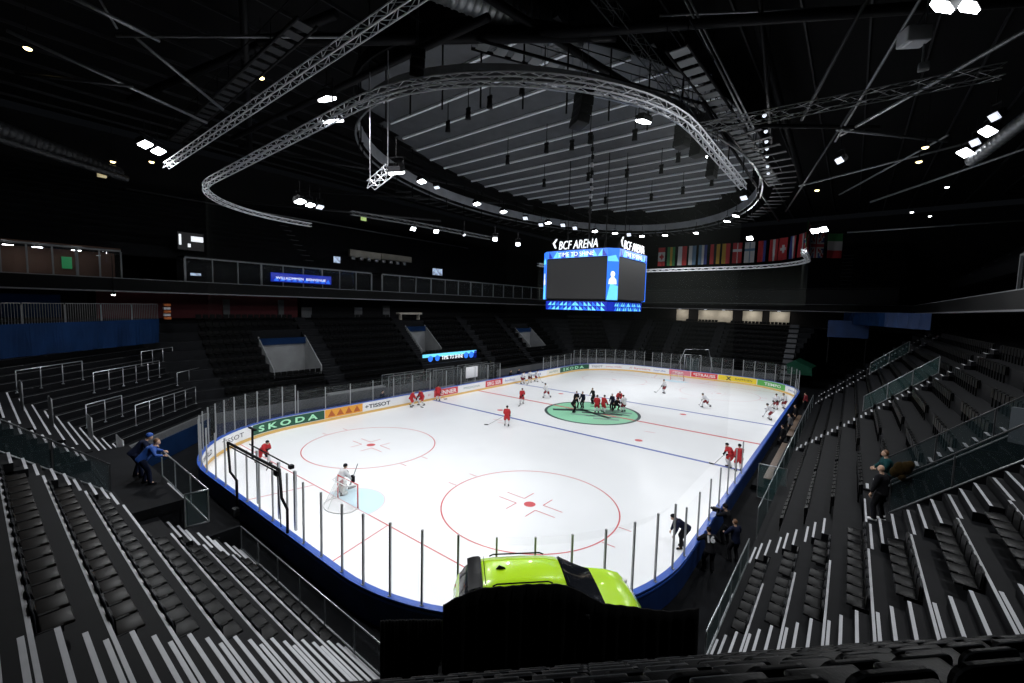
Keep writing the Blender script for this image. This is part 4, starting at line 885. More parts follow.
# ------------------------------------------------------------------ national flags at the far end
def flag(p, t, wd, ht, fn, label):
    """hung upright: fn(u, v) names the cloth colour, u across and v down"""
    p = Vector(p); t = Vector(t).normalized(); nn = Vector((t.y, -t.x, 0)); NU, NV = 11, 16; k = MB()
    def pt(i, j, d): u = i / NU; v = j / NV; return p + t * (u - 0.5) * wd + UPV * (-v * ht) + nn * (0.06 * math.sin(u * 7 + v * 2) * (0.4 + v) + d)
    for i in range(NU):
        for j in range(NV):
            k.use(fn((i + 0.5) / NU, (j + 0.5) / NV)); k.add([pt(i, j, 0.006), pt(i + 1, j, 0.006), pt(i + 1, j + 1, 0.006), pt(i, j + 1, 0.006), pt(i, j, -0.006), pt(i + 1, j, -0.006), pt(i + 1, j + 1, -0.006), pt(i, j + 1, -0.006)], [(0, 1, 2, 3), (7, 6, 5, 4)])
    k.use('black_metal'); k.tube([p - t * wd * 0.55 + UPV * 0.03, p + t * wd * 0.55 + UPV * 0.03], 0.03, 6)
    tag(k.build('national_flag'), label, 'flag', 'national flags at the far end')
F = lambda c: 'flag_' + c
def hstripes(*c): return lambda u, v: F(c[min(len(c) - 1, int(u * len(c)))])
def vstripes(*c): return lambda u, v: F(c[min(len(c) - 1, int(v * len(c)))])
def cross(bg, c, edge=None):
    def f(u, v):
        du = abs(u - 0.5); dv = abs(v - 0.36)
        if du < 0.08 or dv < 0.055: return F(c)
        if edge and (du < 0.16 or dv < 0.10): return F(edge)
        return F(bg)
    return f
def canada(u, v):
    if v < 0.25 or v > 0.75: return F('red')
    x = (u - 0.5) / 0.5; y = (v - 0.5) / 0.25
    return F('red') if (abs(x) * 1.6 + abs(y) < 0.8 or (abs(y) < 0.2 and abs(x) < 0.7)) else F('white')
def union(u, v):
    x = (u - 0.5); y = (v - 0.5) * 1.0
    if abs(x) < 0.09 or abs(y) < 0.07: return F('red')
    if abs(x) < 0.17 or abs(y) < 0.13: return F('white')
    if abs(abs(x) - abs(y)) < 0.06: return F('red')
    if abs(abs(x) - abs(y)) < 0.15: return F('white')
    return F('blue')
def swiss(u, v):
    du = abs(u - 0.5); dv = abs(v - 0.5) * 1.5
    return F('white') if (du < 0.1 and dv < 0.3) or (dv < 0.1 and du < 0.3) else F('red')
FL = [(canada, 'red and white flag with a leaf, leftmost of the far flag row'), (hstripes('green', 'yellow', 'green'), 'narrow dark green and yellow flag beside the leaf flag'),
      (hstripes('white', 'red'), 'white and red flag of two bands, third in the far flag row'), (hstripes('white', 'sky'), 'pale white and blue flag, fourth in the far flag row'),
      (hstripes('sky', 'white', 'blue'), 'blue, white and red-less banded flag, fifth in the far flag row'), (hstripes('red', 'black', 'yellow'), 'black, red and yellow flag in the far flag row'),
      (hstripes('yellow', 'red'), 'yellow and red flag right of the black-red-yellow one'), (cross('red', 'white'), 'red flag with a white cross, left of the pale blue cross flag'), (cross('white', 'sky'), 'white flag with a pale blue cross'),
      (hstripes('red', 'red', 'blue'), 'plain red flag with a blue edge beside the pale blue cross flag'), (hstripes('red', 'white', 'red'), 'red flag with a white middle band, left half of the row'), (swiss, 'red flag with a short white cross in its middle'),
      (hstripes('blue', 'white', 'red'), 'blue, white and red upright-banded flag'), (hstripes('red', 'red', 'white'), 'red flag with one white side band, left of the dark cross flag'), (cross('red', 'blue', 'white'), 'red flag with a white-edged dark cross'),
      (cross('blue', 'sky'), 'blue flag with a paler cross, right of the dark cross flag'), (hstripes('sky', 'white', 'sky'), 'pale blue and white banded flag near the right end'), (hstripes('red', 'blue', 'red'), 'red and blue flag, third from the right end of the row'), (swiss, 'red flag with small white cross, second from the right end of the row'), (hstripes('white', 'red', 'green'), 'red, white and green flag, last at the right end of the row')]
path = []
for i in range(len(far_path) - 1):
    a = Vector(far_path[i]); b = Vector(far_path[i + 1]); n = max(1, int((b - a).length / 0.2)); path += [a.lerp(b, q / n) for q in range(n)]
cum = [0.0]
for a, b in zip(path, path[1:]): cum.append(cum[-1] + (b - a).length)
for i, (fn, lab) in enumerate(FL):
    s_ = 30.3 - i * 1.46
    j = min(range(len(cum)), key=lambda q: abs(cum[q] - s_)); a = path[max(0, j - 2)]; b = path[min(len(path) - 1, j + 2)]
    t = (a - b).normalized(); c = path[j]; nn = Vector((-t.y, t.x, 0))
    flag((c.x, c.y + 0.8, 19.4), t, 1.0 + 0.12 * (i % 3), 2.7, fn, lab)
flag((15.65, 51.7, 19.1), (0.78, 0.62, 0), 1.6, 2.7, union, 'lone flag of crossed red and white bars on blue, right of the flag row')
flag((17.25, 52.9, 19.1), (0.78, 0.62, 0), 1.65, 2.7, vstripes('green', 'white', 'red'), 'lone green, white and red flag, rightmost of all flags')

# ------------------------------------------------------------------ fences and rails
def lerp2(a, b, f): return Vector(a).lerp(Vector(b), f)
r = thing('barrier_fence', 'grey barred crowd barrier fence standing above the blue banner on the left', 'fence')
FA, FB = Vector((-13.2, -9.2, 0)), Vector((-22.15, 1.6, 0)); ft = (FB - FA).normalized(); fl_ = (FB - FA).length; fn_ = Vector((-ft.y, ft.x, 0)); npan = 6
for i in range(npan):
    a = FA + ft * (fl_ * i / npan + 0.05); b = FA + ft * (fl_ * (i + 1) / npan - 0.05); k = mb('fence_grey')
    k.tube([a + UPV * 8.45, a + UPV * 9.62, b + UPV * 9.62, b + UPV * 8.45, a + UPV * 8.45], 0.022, 5)
    for j in range(1, 15): p = a.lerp(b, j / 15); k.tube([p + UPV * 8.45, p + UPV * 9.62], 0.011, 4)
    p_ = k.build('fence_panel', r); k = mb('fence_grey'); k.box(a + UPV * 9.0 + fn_ * 0.03, (0.10, 0.02, 1.1), ax=(ft, fn_, UPV)); k.build('clamp_plate', p_)
k = MB(); 
for i in range(48):
    f0, f1 = i / 48, (i + 1) / 48; w0, w1 = 0.10 * math.sin(f0 * 55), 0.10 * math.sin(f1 * 55); c0 = FA + ft * fl_ * f0; c1 = FA + ft * fl_ * f1
    k.use('banner_blue'); side = -fn_ if (Vector((0, 30, 0)) - FA).dot(-fn_) > 0 else fn_
    k.add([c0 + side * (0.08 + w0) + UPV * 6.7, c1 + side * (0.08 + w1) + UPV * 6.7, c1 + side * 0.06 + UPV * 8.5, c0 + side * 0.06 + UPV * 8.5, c0 + side * (0.06 + w0) + UPV * 6.7, c1 + side * (0.06 + w1) + UPV * 6.7, c1 + side * 0.04 + UPV * 8.5, c0 + side * 0.04 + UPV * 8.5], [(0, 1, 2, 3), (7, 6, 5, 4)])
tag(k.build('blue_banner'), 'long blue cloth banner hung below the barred fence on the left', 'banner')
k = mb('banner_blue'); k.rbox((-27.5, -6.5, 9.3), (0.15, 7.0, 1.7), 0.03); tag(k.build('back_banner'), 'dark blue banner under the lounge, behind the barred fence', 'banner')
k = mb('orange_cloth')
for i in range(5): k.rbox((-23.2 - 0.1 * (i % 2), 2.4, 8.5 + 0.26 * i), (0.3, 0.45, 0.2), 0.04); k.use('nosing' if i % 2 == 0 else 'orange_cloth')
tag(k.build('cup_stand'), 'orange and white stand at the right end of the barred fence', 'stand')
def barrier(label, a, b, h, n):
    """tube rail with posts standing on a step; a, b are base points"""
    r = thing('crush_barrier', label, 'barrier', a); a = Vector(a); d = Vector(b) - a
    k = mb('alu'); k.tube([(0, 0, h), d + UPV * h], 0.028, 6); k.build('top_rail', r)
    for i in range(n):
        p = d * (i / (n - 1)); k = mb('alu'); k.tube([p, p + UPV * h], 0.024, 6); k.box(p + UPV * 0.01, (0.12, 0.12, 0.02)); k.build('post', r)
barrier('long six-post rail on the upper left terrace steps', (-15.9, -2.95, 4.33), (-19.9, 1.05, 4.33), 1.22, 6)
barrier('three-gap rail at the left end of the terrace below the blue banner', (-14.0, -6.05, 5.05), (-16.75, -3.3, 5.05), 1.15, 4)
barrier('long rail low on the left terrace steps, nearest the ice', (-14.2, -1.42, 2.35), (-18.4, 2.78, 2.35), 1.25, 6)
barrier('short three-post rail on the left terrace behind the two people in blue', (-12.85, -3.7, 2.95), (-14.6, -1.95, 2.95), 1.28, 3)
barrier('short high rail on the left terrace near the dark netting edge', (-20.6, 0.2, 5.2), (-23.0, 2.6, 5.2), 1.0, 4)
barrier('short rail rising over the right end of the low terrace rail', (-19.8, 2.05, 3.6), (-21.8, 4.05, 3.6), 0.95, 3)
def handrail(label, a, b, h):
    r = thing('handrail', label, 'handrail', a); a = Vector(a); d = Vector(b) - a
    k = mb('galv'); k.tube([(0, 0, 0), (0, 0, h), d + UPV * h, d], 0.03, 6); k.build('rail_tube', r); k = mb('galv')
    for i in range(1, 9): p = d * (i / 9); k.tube([p, p + UPV * h], 0.012, 4)
    k.build('balusters', r)
handrail('dense barred stair rail at the far left terrace steps, highest', (-10.6, -6.1, 4.9), (-9.5, -6.1, 4.9), 1.25)
handrail('dense barred stair rail at the left terrace steps, second highest', (-9.6, -5.3, 4.2), (-8.5, -5.3, 4.2), 1.25)
handrail('dense barred stair rail at the left terrace steps, third', (-10.4, -3.95, 2.95), (-9.3, -3.95, 2.95), 1.25)
handrail('dense barred stair rail just left of the two people in blue', (-7.6, -3.35, 2.4), (-6.2, -3.35, 2.4), 1.2)
def glass_rail(label, pts, h, mt='glass_teal', name='glass_rail', seg_=1.5, base=None, rail='alu'):
    r = thing(name, label, 'glass rail', pts[0]); o = Vector(pts[0]); P = [Vector(p) - o for p in pts]
    k = mb(rail); k.tube([p + UPV * h for p in P], 0.024, 6); k.build('top_rail', r)
    for a, b in zip(P, P[1:]):
        n = max(1, round((b - a).length / seg_))
        for i in range(n):
            p, q = a.lerp(b, i / n), a.lerp(b, (i + 1) / n); t = (q - p).normalized(); g = Vector((t.x, t.y, 0)).normalized(); nn = Vector((g.y, -g.x, 0))
            k = mb(mt); k.prism([p + g * 0.03 + UPV * 0.04, q - g * 0.03 + UPV * 0.04, q - g * 0.03 + UPV * (h - 0.03), p + g * 0.03 + UPV * (h - 0.03)], nn * 0.014); k.build('pane', r)
            k = mb(rail); k.box(p + UPV * h / 2, (0.035, 0.035, h)); k.build('post', r)
    k = mb('alu'); k.box(P[-1] + UPV * h / 2, (0.04, 0.04, h)); k.build('post', r)
    k = mb('galv'); k.tube(P, 0.03, 6); k.build('foot_rail', r)
glass_rail('teal glass rail on the gangway landing that the people in blue lean on', [(-0.7, -3.18, 3.4), (4.5, -3.24, 3.4), (4.42, -3.8, 3.4)], 1.0)
glass_rail('long glass parapet in front of the first row, left foreground', [(2.3, -1.62, 0.966), (11.2, -1.62, 0.966)], 0.86, 'glass_dark')
glass_rail('long glass parapet in front of the first row, right foreground', [(16.95, 4.0, 0.966), (16.95, 9.9, 0.966)], 0.88, 'glass_teal')
glass_rail('sloping dark glass screen beside the stair on the far left stand edge', [(0.85, -4.85, 3.75), (0.85, -8.6, 7.0)], 0.95, 'glass_dark', rail='steel_dark')
glass_rail('sloping dark glass wall behind the bald man in the right stand', [(20.6, 9.42, 4.2), (24.4, 9.42, 7.6)], 1.0, 'glass_dark', rail='steel_dark')
glass_rail('upper glass wall across the opening behind the bald man', [(20.6, 12.62, 3.9), (24.4, 12.62, 7.3)], 1.1, 'glass_dark', rail='steel_dark')
glass_rail('pale glass panel strip high on the right stand, middle', [(20.3, 28.2, 3.9), (23.6, 28.2, 6.8)], 1.0, 'glass_teal')
glass_rail('pale glass panel strip high on the right stand, farthest', [(21.0, 45.4, 4.6), (23.6, 45.4, 6.9)], 1.0, 'glass_teal')
glass_rail('tall glass screen around the bench end in front of the right stand', [(15.9, 19.0, 0.0), (17.2, 19.0, 0.0)], 1.9, 'glass_teal')
glass_rail('long glass screen along the back of the right players bench', [(16.75, 13.2, 0.0), (16.75, 46.5, 0.0)], 1.75, 'glass_teal', seg_=3.0)
k = mb('panel_dim'); k.prism([(23.4, 12.4, 6.3), (26.4, 10.6, 6.3), (26.4, 10.6, 7.4), (23.4, 12.4, 7.4)], (0.1, 0.15, 0)); k.use('black_metal'); k.box((24.8, 11.5, 5.4), (0.2, 0.2, 1.9)); tag(k.build('white_screen'), 'pale slanted panel at the right edge behind the dark glass walls', 'panel')

# ------------------------------------------------------------------ benches and booths along the boards
def bench(label, y0, y1):
    r = thing('players_bench', label, 'bench', (16.1, (y0 + y1) / 2, 0)); L = y1 - y0
    k = mb('concrete_dark'); k.box((0, 0, 0.14), (1.3, L, 0.26)); k.build('platform', r)
    k = mb('wood'); k.rbox((0.1, 0, 0.74), (0.42, L * 0.96, 0.06), 0.02); k.build('seat', r)
    k = mb('nosing_far'); k.rbox((0.42, 0, 1.05), (0.08, L * 0.96, 0.42), 0.02); k.build('backrest', r)
    for i in range(5): k = mb('black_metal'); k.box((0.1, -L * 0.45 + L * 0.9 * i / 4, 0.49), (0.34, 0.07, 0.44)); k.build('leg', r)
bench('brown wooden players bench behind the right boards, nearer one', 20.0, 29.0); bench('brown wooden players bench behind the right boards, farther one', 31.0, 40.0)
def booth(label, y0, y1):
    r = thing('glass_booth', label, 'booth', (-15.9, (y0 + y1) / 2, 0)); L = y1 - y0; h = 2.9
    for x in (-0.4, -1.5):
        k = mb('galv'); k.tube([(x, -L / 2, 0), (x, -L / 2, h), (x, L / 2, h), (x, L / 2, 0)], 0.035, 6)
        for i in range(1, int(L / 1.4)): yy = -L / 2 + 1.4 * i; k.tube([(x, yy, 0), (x, yy, h)], 0.025, 5)
        k.build('steel_frame', r); k = mb('glass'); k.box((x, 0, h / 2 + 0.5), (0.012, L - 0.1, h - 1.05)); k.build('pane', r)
    k = mb('wall_light'); k.rbox((-0.95, 0, 0.75), (0.7, L * 0.8, 0.06), 0.02); k.box((-0.95, -L * 0.35, 0.37), (0.6, 0.06, 0.74)); k.box((-0.95, L * 0.35, 0.37), (0.6, 0.06, 0.74)); k.build('desk', r)
    k = mb('black_metal'); k.rbox((-1.25, 0, 0.45), (0.35, L * 0.8, 0.06), 0.02); k.box((-1.25, -L * 0.3, 0.21), (0.3, 0.05, 0.42)); k.box((-1.25, L * 0.3, 0.21), (0.3, 0.05, 0.42)); k.build('bench', r)
booth('glass penalty booth behind the left boards, next to the three red players', 18.2, 23.6); booth('glass timekeeper booth behind the left boards under the blue tunnel display', 24.0, 28.2); booth('glass penalty booth behind the left boards, farthest', 28.8, 34.2)
k = mb('white_cloth'); k.rbox((-15.8, 29.6, 2.2), (0.06, 2.0, 1.3), 0.02); k.use('galv'); k.box((-15.85, 28.9, 0.8), (0.05, 0.05, 1.6)); k.box((-15.85, 30.3, 0.8), (0.05, 0.05, 1.6)); tag(k.build('notice_board'), 'plain white board standing behind the left glass', 'board')
k = mb('wall_light'); k.rbox((-17.5, 15.5, 1.55), (0.8, 6.0, 0.5), 0.05); k.use('black_metal'); k.box((-17.5, 13.2, 0.65), (0.6, 0.2, 1.3)); k.box((-17.5, 17.8, 0.65), (0.6, 0.2, 1.3)); tag(k.build('media_table'), 'pale long table behind the left glass above the orange advert', 'table')
# far gate
r = thing('gate_frame', 'grey tube gate frame behind the boards at the far end', 'gate', (0.7, 61.0, 0))
k = mb('alu'); k.tube([(-1.2, 0, 0), (-1.2, 0, 3.4), (1.2, 0, 3.5), (1.2, 0, 0)], 0.06, 6); k.build('door_posts', r)
k = mb('alu'); k.tube([(-2.6, 0.3, 0.6), (-1.3, 0.3, 4.2), (2.1, 0.3, 4.4), (2.9, 0.3, 1.2)], 0.05, 6); k.build('outer_arch', r)
k = mb('galv'); k.tube([(-0.9, 0, 0), (-0.9, 0, 3.0), (0.9, 0, 3.0), (0.9, 0, 0)], 0.05, 6); k.tube([(0, 0, 0), (0, 0, 3.0)], 0.04, 6); k.build('inner_frame', r); k = mb('glass_dark'); k.box((0, 0.05, 1.5), (1.9, 0.02, 2.9)); k.build('pane', r)
k = mb('canopy_green'); k.prism([(12.9, 62.0, 1.9), (12.7, 62.0, 3.2), (13.6, 62.0, 3.8), (15.6, 62.0, 2.9), (15.7, 62.0, 1.9)], (0.4, 2.2, 0.2)); tag(k.build('green_tarpaulin'), 'dark green tarpaulin hump beyond the far right corner glass', 'tarpaulin')
k = mb('banner_bright'); k.rbox((19.0, 66.0, 8.2), (4.4, 0.12, 2.3), 0.03); k.use('black_metal'); k.box((17.0, 66.1, 6.0), (0.1, 0.1, 5)); k.box((21.0, 66.1, 6.0), (0.1, 0.1, 5)); tag(k.build('blue_banner'), 'blue banner block above the dark far right corner', 'banner')
k = MB()
A_, B_ = Vector((18.4, 69.0, 0)), Vector((25.0, 47.5, 0))
for i in range(30):
    f0, f1 = i / 30, (i + 1) / 30; d0, d1 = 0.12 * math.sin(i * 1.9), 0.12 * math.sin((i + 1) * 1.9); a, b = A_.lerp(B_, f0), A_.lerp(B_, f1); nn = Vector((0.95, 0.3, 0)); k.use('banner_blue' if i < 17 else 'banner_bright')
    k.add([a + nn * d0 + UPV * 8.9, b + nn * d1 + UPV * 8.9, b + nn * d1 + UPV * 10.45, a + nn * d0 + UPV * 10.45, a + nn * (d0 + .02) + UPV * 8.9, b + nn * (d1 + .02) + UPV * 8.9, b + nn * (d1 + .02) + UPV * 10.45, a + nn * (d0 + .02) + UPV * 10.45], [(0, 1, 2, 3), (7, 6, 5, 4)])
tag(k.build('blue_curtain'), 'long pleated blue curtain under the right balcony', 'curtain')

# ------------------------------------------------------------------ goals
def goal(y, sg, label):
    r = thing('hockey_goal', label, 'goal', (0, y, 0)); s = -sg
    k = mb('goal_red'); k.tube([(-0.915, 0, 0), (-0.915, 0, 1.22), (0.915, 0, 1.22), (0.915, 0, 0)], 0.036, 8); k.build('goal_frame', r)
    base = [(-0.915, 0, 0.03)] + [(-1.02 * math.cos(PI * i / 12), s * (0.35 + 0.75 * math.sin(PI * i / 12)), 0.03) for i in range(13)] + [(0.915, 0, 0.03)]
    k = mb('goal_white'); k.tube(base, 0.035, 6); k.tube([(-0.915, 0, 1.2), (-0.6, s * 0.45, 1.2), (0.6, s * 0.45, 1.2), (0.915, 0, 1.2)], 0.025, 6); k.tube([(0, s * 0.45, 1.2), (0, s * 1.05, 0.05)], 0.02, 5); k.build('base_frame', r)
    k = mb('goal_net'); top = [(-0.9, 0, 1.2)] + [(-0.9 + 1.8 * i / 12, s * 0.45 * min(1, 3 * min(i, 12 - i) / 12), 1.2) for i in range(13)] + [(0.9, 0, 1.2)]; n = len(base)
    k.add(base + top, [(i, i + 1, n + i + 1, n + i) for i in range(n - 1)]); k.add(top, [list(range(n))]); k.build('net', r)
goal(4.0, 1, 'red goal with white net in the near crease beside the goalkeeper'); goal(56.0, -1, 'small goal with net at the far end of the rink')

# black camera frame hooked over the end glass
r = thing('cranked_frame', 'black cranked pipe frame hooked over the end glass behind the near goal', 'frame', (0, -0.26, 0))
for pts in ([(-2.0, 0, 0.35), (-1.98, 0, 1.95), (-2.75, 0, 2.15), (-2.95, 0, 3.5)], [(2.95, 0, 1.25), (2.95, 0, 2.2), (2.5, 0, 2.5), (2.35, 0, 3.6)]):
    k = mb('black_metal'); k.tube(pts, 0.055, 8); k.build('cranked_arm', r)
k = mb('black_metal'); k.tube([(-2.95, 0, 3.5), (2.35, 0, 3.58)], 0.055, 8); k.tube([(-2.95, 0.0, 3.36), (2.35, 0, 3.44)], 0.03, 6); k.build('top_bar', r)
k = mb('black_metal'); k.tube([(-1.6, 0.42, 3.62), (2.5, 0.42, 3.62)], 0.028, 6); k.tube([(-1.3, 0.42, 3.0), (-1.25, 0.42, 4.35)], 0.05, 8); k.box((-1.25, 0.42, 4.4), (0.7, 0.1, 0.06)); k.box((2.4, 0.42, 3.6), (0.2, 0.16, 0.14)); k.build('second_bar', r)
k = mb('steel_dark'); k.rbox((-1.9, -0.12, 0.55), (0.3, 0.26, 0.4), 0.04); k.build('clamp_box', r)
k = mb('black_metal'); k.rbox((1.9, 0.1, 3.3), (0.26, 0.2, 0.2), 0.04); k.tube([(1.9, 0.1, 3.25), (2.0, 0.1, 2.6), (2.3, 0.0, 2.0), (2.4, 0, 1.3)], 0.02, 5); k.build('camera_head', r)
for x in (-0.9, 1.2, 2.62):
    k = mb('alu'); k.box((x, 0.2, 2.26), (0.13, 0.08, 2.4)); tag(k.build('broad_post'), {-0.9: 'broad grey post left in the black cranked frame', 1.2: 'broad grey post in the middle of the black cranked frame', 2.62: 'broad grey post just right of the black cranked frame'}[x], 'post')

# ------------------------------------------------------------------ car on the corner platform, black drapes
CT = Vector((Q, Q, 0)); CN = Vector((Q, -Q, 0))       # along the car (tail to nose) and towards the camera side
car = thing('car', 'lime green car half hidden by a black drape in the rink corner', 'car')
CZ = 2.10; NC = 9.03; TA = 8.28
def CP(a, o, z): return CN * (NC + o) + CT * (TA + a) + UPV * (CZ + z)
# stations along the car: a, half width at sill, belt z, belt half width, roof z (or None), roof half width
ST = [(0.00, 0.70, 0.62, 0.74, 0.66, 0.72), (0.10, 0.80, 0.95, 0.86, 1.00, 0.78), (0.30, 0.86, 1.00, 0.90, 1.30, 0.70), (0.55, 0.88, 1.01, 0.92, 1.55, 0.62), (1.00, 0.90, 1.01, 0.93, 1.595, 0.61),
      (1.70, 0.90, 1.01, 0.93, 1.61, 0.61), (2.30, 0.90, 1.00, 0.93, 1.59, 0.60), (2.62, 0.90, 1.00, 0.93, 1.54, 0.595), (3.10, 0.90, 0.99, 0.92, 1.26, 0.66), (3.58, 0.90, 0.98, 0.91, 1.03, 0.74),
      (4.05, 0.89, 0.94, 0.88, 0.985, 0.70), (4.40, 0.86, 0.86, 0.83, 0.90, 0.64), (4.60, 0.78, 0.66, 0.74, 0.70, 0.58), (4.66, 0.70, 0.45, 0.66, 0.47, 0.5)]
k = mb('lime_paint'); vs = []; NS = 13
def section(a, hs, zb, hb, zr, hr):
    pts = [(-hs, 0.22), (-hs - 0.01, 0.45), (-hb, zb * 0.8), (-hb + 0.01, zb), (-(hb + hr) / 2, (zb + zr) / 2 + 0.02), (-hr, zr - 0.03), (-hr * 0.55, zr + 0.015), (0, zr + 0.028)]
    return pts + [(-x, z) for x, z in pts[-2::-1]]
for s_ in ST:
    for o, z in section(*s_): vs.append(CP(s_[0], o, z))
nn_ = len(section(*ST[0]))
fs = [(i * nn_ + j, i * nn_ + j + 1, (i + 1) * nn_ + j + 1, (i + 1) * nn_ + j) for i in range(len(ST) - 1) for j in range(nn_ - 1)] + [(i * nn_, (i + 1) * nn_, (i + 1) * nn_ + nn_ - 1, i * nn_ + nn_ - 1) for i in range(len(ST) - 1)]
fs += [list(range(nn_)), [(len(ST) - 1) * nn_ + j for j in range(nn_ - 1, -1, -1)]]
k.add(vs, fs, True); k.build('body', car)
def patch(name, mt, pts, lift=0.012, label=None):
    """panel laid on the bodywork: rows of (a, offset, z)"""
    k = mb(mt); P = [[CP(*q) for q in row] for row in pts]; n = len(P[0]); c = sum((p for row in P for p in row), Vector()) / (n * len(P)); ctr = CP(2.3, 0, 0.7)
    out = (c - ctr).normalized() * lift; vs = [p + out for row in P for p in row] + [p - out * 0.5 for row in P for p in row]; m = n * len(P)
    fs = [(i * n + j, i * n + j + 1, (i + 1) * n + j + 1, (i + 1) * n + j) for i in range(len(P) - 1) for j in range(n - 1)]
    k.add(vs, fs + [tuple(q + m for q in f[::-1]) for f in fs], True); o = k.build(name, car)
    if label: o['label'] = label
def across(a, hr, zr, f0=-1.0, f1=1.0, n=7): return [(a, hr * (f0 + (f1 - f0) * i / (n - 1)), zr + 0.032 * (1 - ((f0 + (f1 - f0) * i / (n - 1))) ** 2)) for i in range(n)]
patch('windscreen', 'car_glass', [across(2.66, 0.585, 1.53), across(2.88, 0.60, 1.40), across(3.10, 0.65, 1.27), across(3.34, 0.69, 1.145), across(3.56, 0.73, 1.045)], 0.02, 'dark windscreen')
patch('rear_window', 'car_glass', [across(0.16, 0.72, 1.08), across(0.30, 0.69, 1.30), across(0.44, 0.65, 1.44)], 0.02, 'dark rear window')
patch('roof_spoiler', 'car_black', [across(0.36, 0.64, 1.53), across(0.50, 0.63, 1.58), across(0.66, 0.615, 1.60)], 0.03, 'black roof spoiler')
for sg in (-1, 1):
    patch('side_window', 'car_glass', [[(a, sg * (hb - 0.02), 1.03), (a, sg * ((hb + hr) / 2 + 0.01), (1.03 + zr) / 2), (a, sg * (hr + 0.02), zr - 0.06)] for a, hb, zr, hr in ((0.62, 0.92, 1.5, 0.63), (1.4, 0.93, 1.58, 0.61), (2.3, 0.93, 1.55, 0.60), (2.95, 0.92, 1.28, 0.65))], 0.015)
    k = mb('car_black'); k.tube([CP(0.9, sg * 0.60, 1.60), CP(1.0, sg * 0.60, 1.645), CP(2.2, sg * 0.59, 1.645), CP(2.3, sg * 0.59, 1.60)], 0.018, 6); k.build('roof_rail', car)
    k = mb('car_black'); k.rbox(CP(3.0, sg * 1.0, 1.06), (0.2, 0.16, 0.14), 0.04); k.build('wing_mirror', car)
    k = mb('lamp_red'); k.rbox(CP(0.10, sg * 0.66, 0.80), (0.12, 0.12, 0.10), 0.03); k.build('tail_lamp', car)
    k = mb('goal_white'); k.rbox(CP(4.5, sg * 0.62, 0.72), (0.2, 0.2, 0.1), 0.03); k.build('head_lamp', car)
    for a in (0.85, 3.65):
        c = CP(a, sg * 0.78, 0.33); k = mb('rubber'); k.tube([c - CN * 0.11, c - CN * 0.08, c + CN * 0.08, c + CN * 0.11], [0.29, 0.33, 0.33, 0.29], 20); wh = k.build('wheel', car)
        k = mb('steel_dark'); k.tube([c - CN * 0.12, c + CN * 0.12], 0.20, 12); k.build('rim', wh)
k = mb('car_black'); k.prism([CP(1.02, -0.015, 1.63), CP(1.26, -0.015, 1.63), CP(1.24, -0.015, 1.66), CP(1.10, -0.015, 1.72)], CN * 0.03); k.build('antenna_fin', car)
k = mb('car_black'); k.tube([CP(2.74, -0.5, 1.52), CP(2.74, 0.5, 1.52)], 0.012, 5); k.tube([CP(0.74, -0.55, 1.635), CP(0.74, 0.55, 1.635)], 0.008, 4); k.build('roof_seam', car)

# black drapes around the platform, folded cloth with thickness; tops follow the car
def drape(name, label, prof, zb, plane, fold=0.05, back=0.05):
    k = mb('drape'); n = 90; t0, t1 = prof[0][0], prof[-1][0]; front, rear = [], []
    def top(t):
        for (a, za), (b, zb_) in zip(prof, prof[1:]):
            if t <= b: return za + (zb_ - za) * (t - a) / (b - a)
        return prof[-1][1]
    for i in range(n + 1):
        t = t0 + (t1 - t0) * i / n; d = fold * math.sin(i * 1.3) + 0.03 * math.sin(i * 0.37)
        for j in range(5): f = j / 4; front.append(CN * (plane + d * (1 - 0.75 * f) + 0.05 * (1 - f)) + CT * t + UPV * (zb + (top(t) - zb) * f))
    rear = [p - CN * back for p in front]; N5 = 5; m = len(front)
    fs = [(i * N5 + j, (i + 1) * N5 + j, (i + 1) * N5 + j + 1, i * N5 + j + 1) for i in range(n) for j in range(4)]
    fs2 = fs + [tuple(q + m for q in f[::-1]) for f in fs] + [(i * N5 + 4, (i + 1) * N5 + 4, (i + 1) * N5 + 4 + m, i * N5 + 4 + m) for i in range(n)] + [(j, j + 1, j + 1 + m, j + m) for j in range(4)] + [(n * N5 + j + 1, n * N5 + j, n * N5 + j + m, n * N5 + j + 1 + m) for j in range(4)]
    k.add(front + rear, fs2, True); return tag(k.build(name), label, 'drape')
drape('black_drape', 'tall black cloth drape hiding the near side of the lime car', [(8.07, 3.60), (8.33, 3.75), (8.65, 3.87), (8.83, 3.93), (9.31, 3.96), (9.98, 3.97), (10.66, 3.95), (11.01, 3.81), (11.37, 3.60), (11.66, 3.43), (12.14, 3.34), (12.69, 3.24), (13.36, 3.12), (14.0, 3.18)], 2.11, 10.06)
drape('black_drape', 'low black cloth drape left of the car, by the end of the blue boards', [(6.66, 2.95), (7.3, 2.93), (8.05, 2.88)], 1.0, 9.55, 0.06)

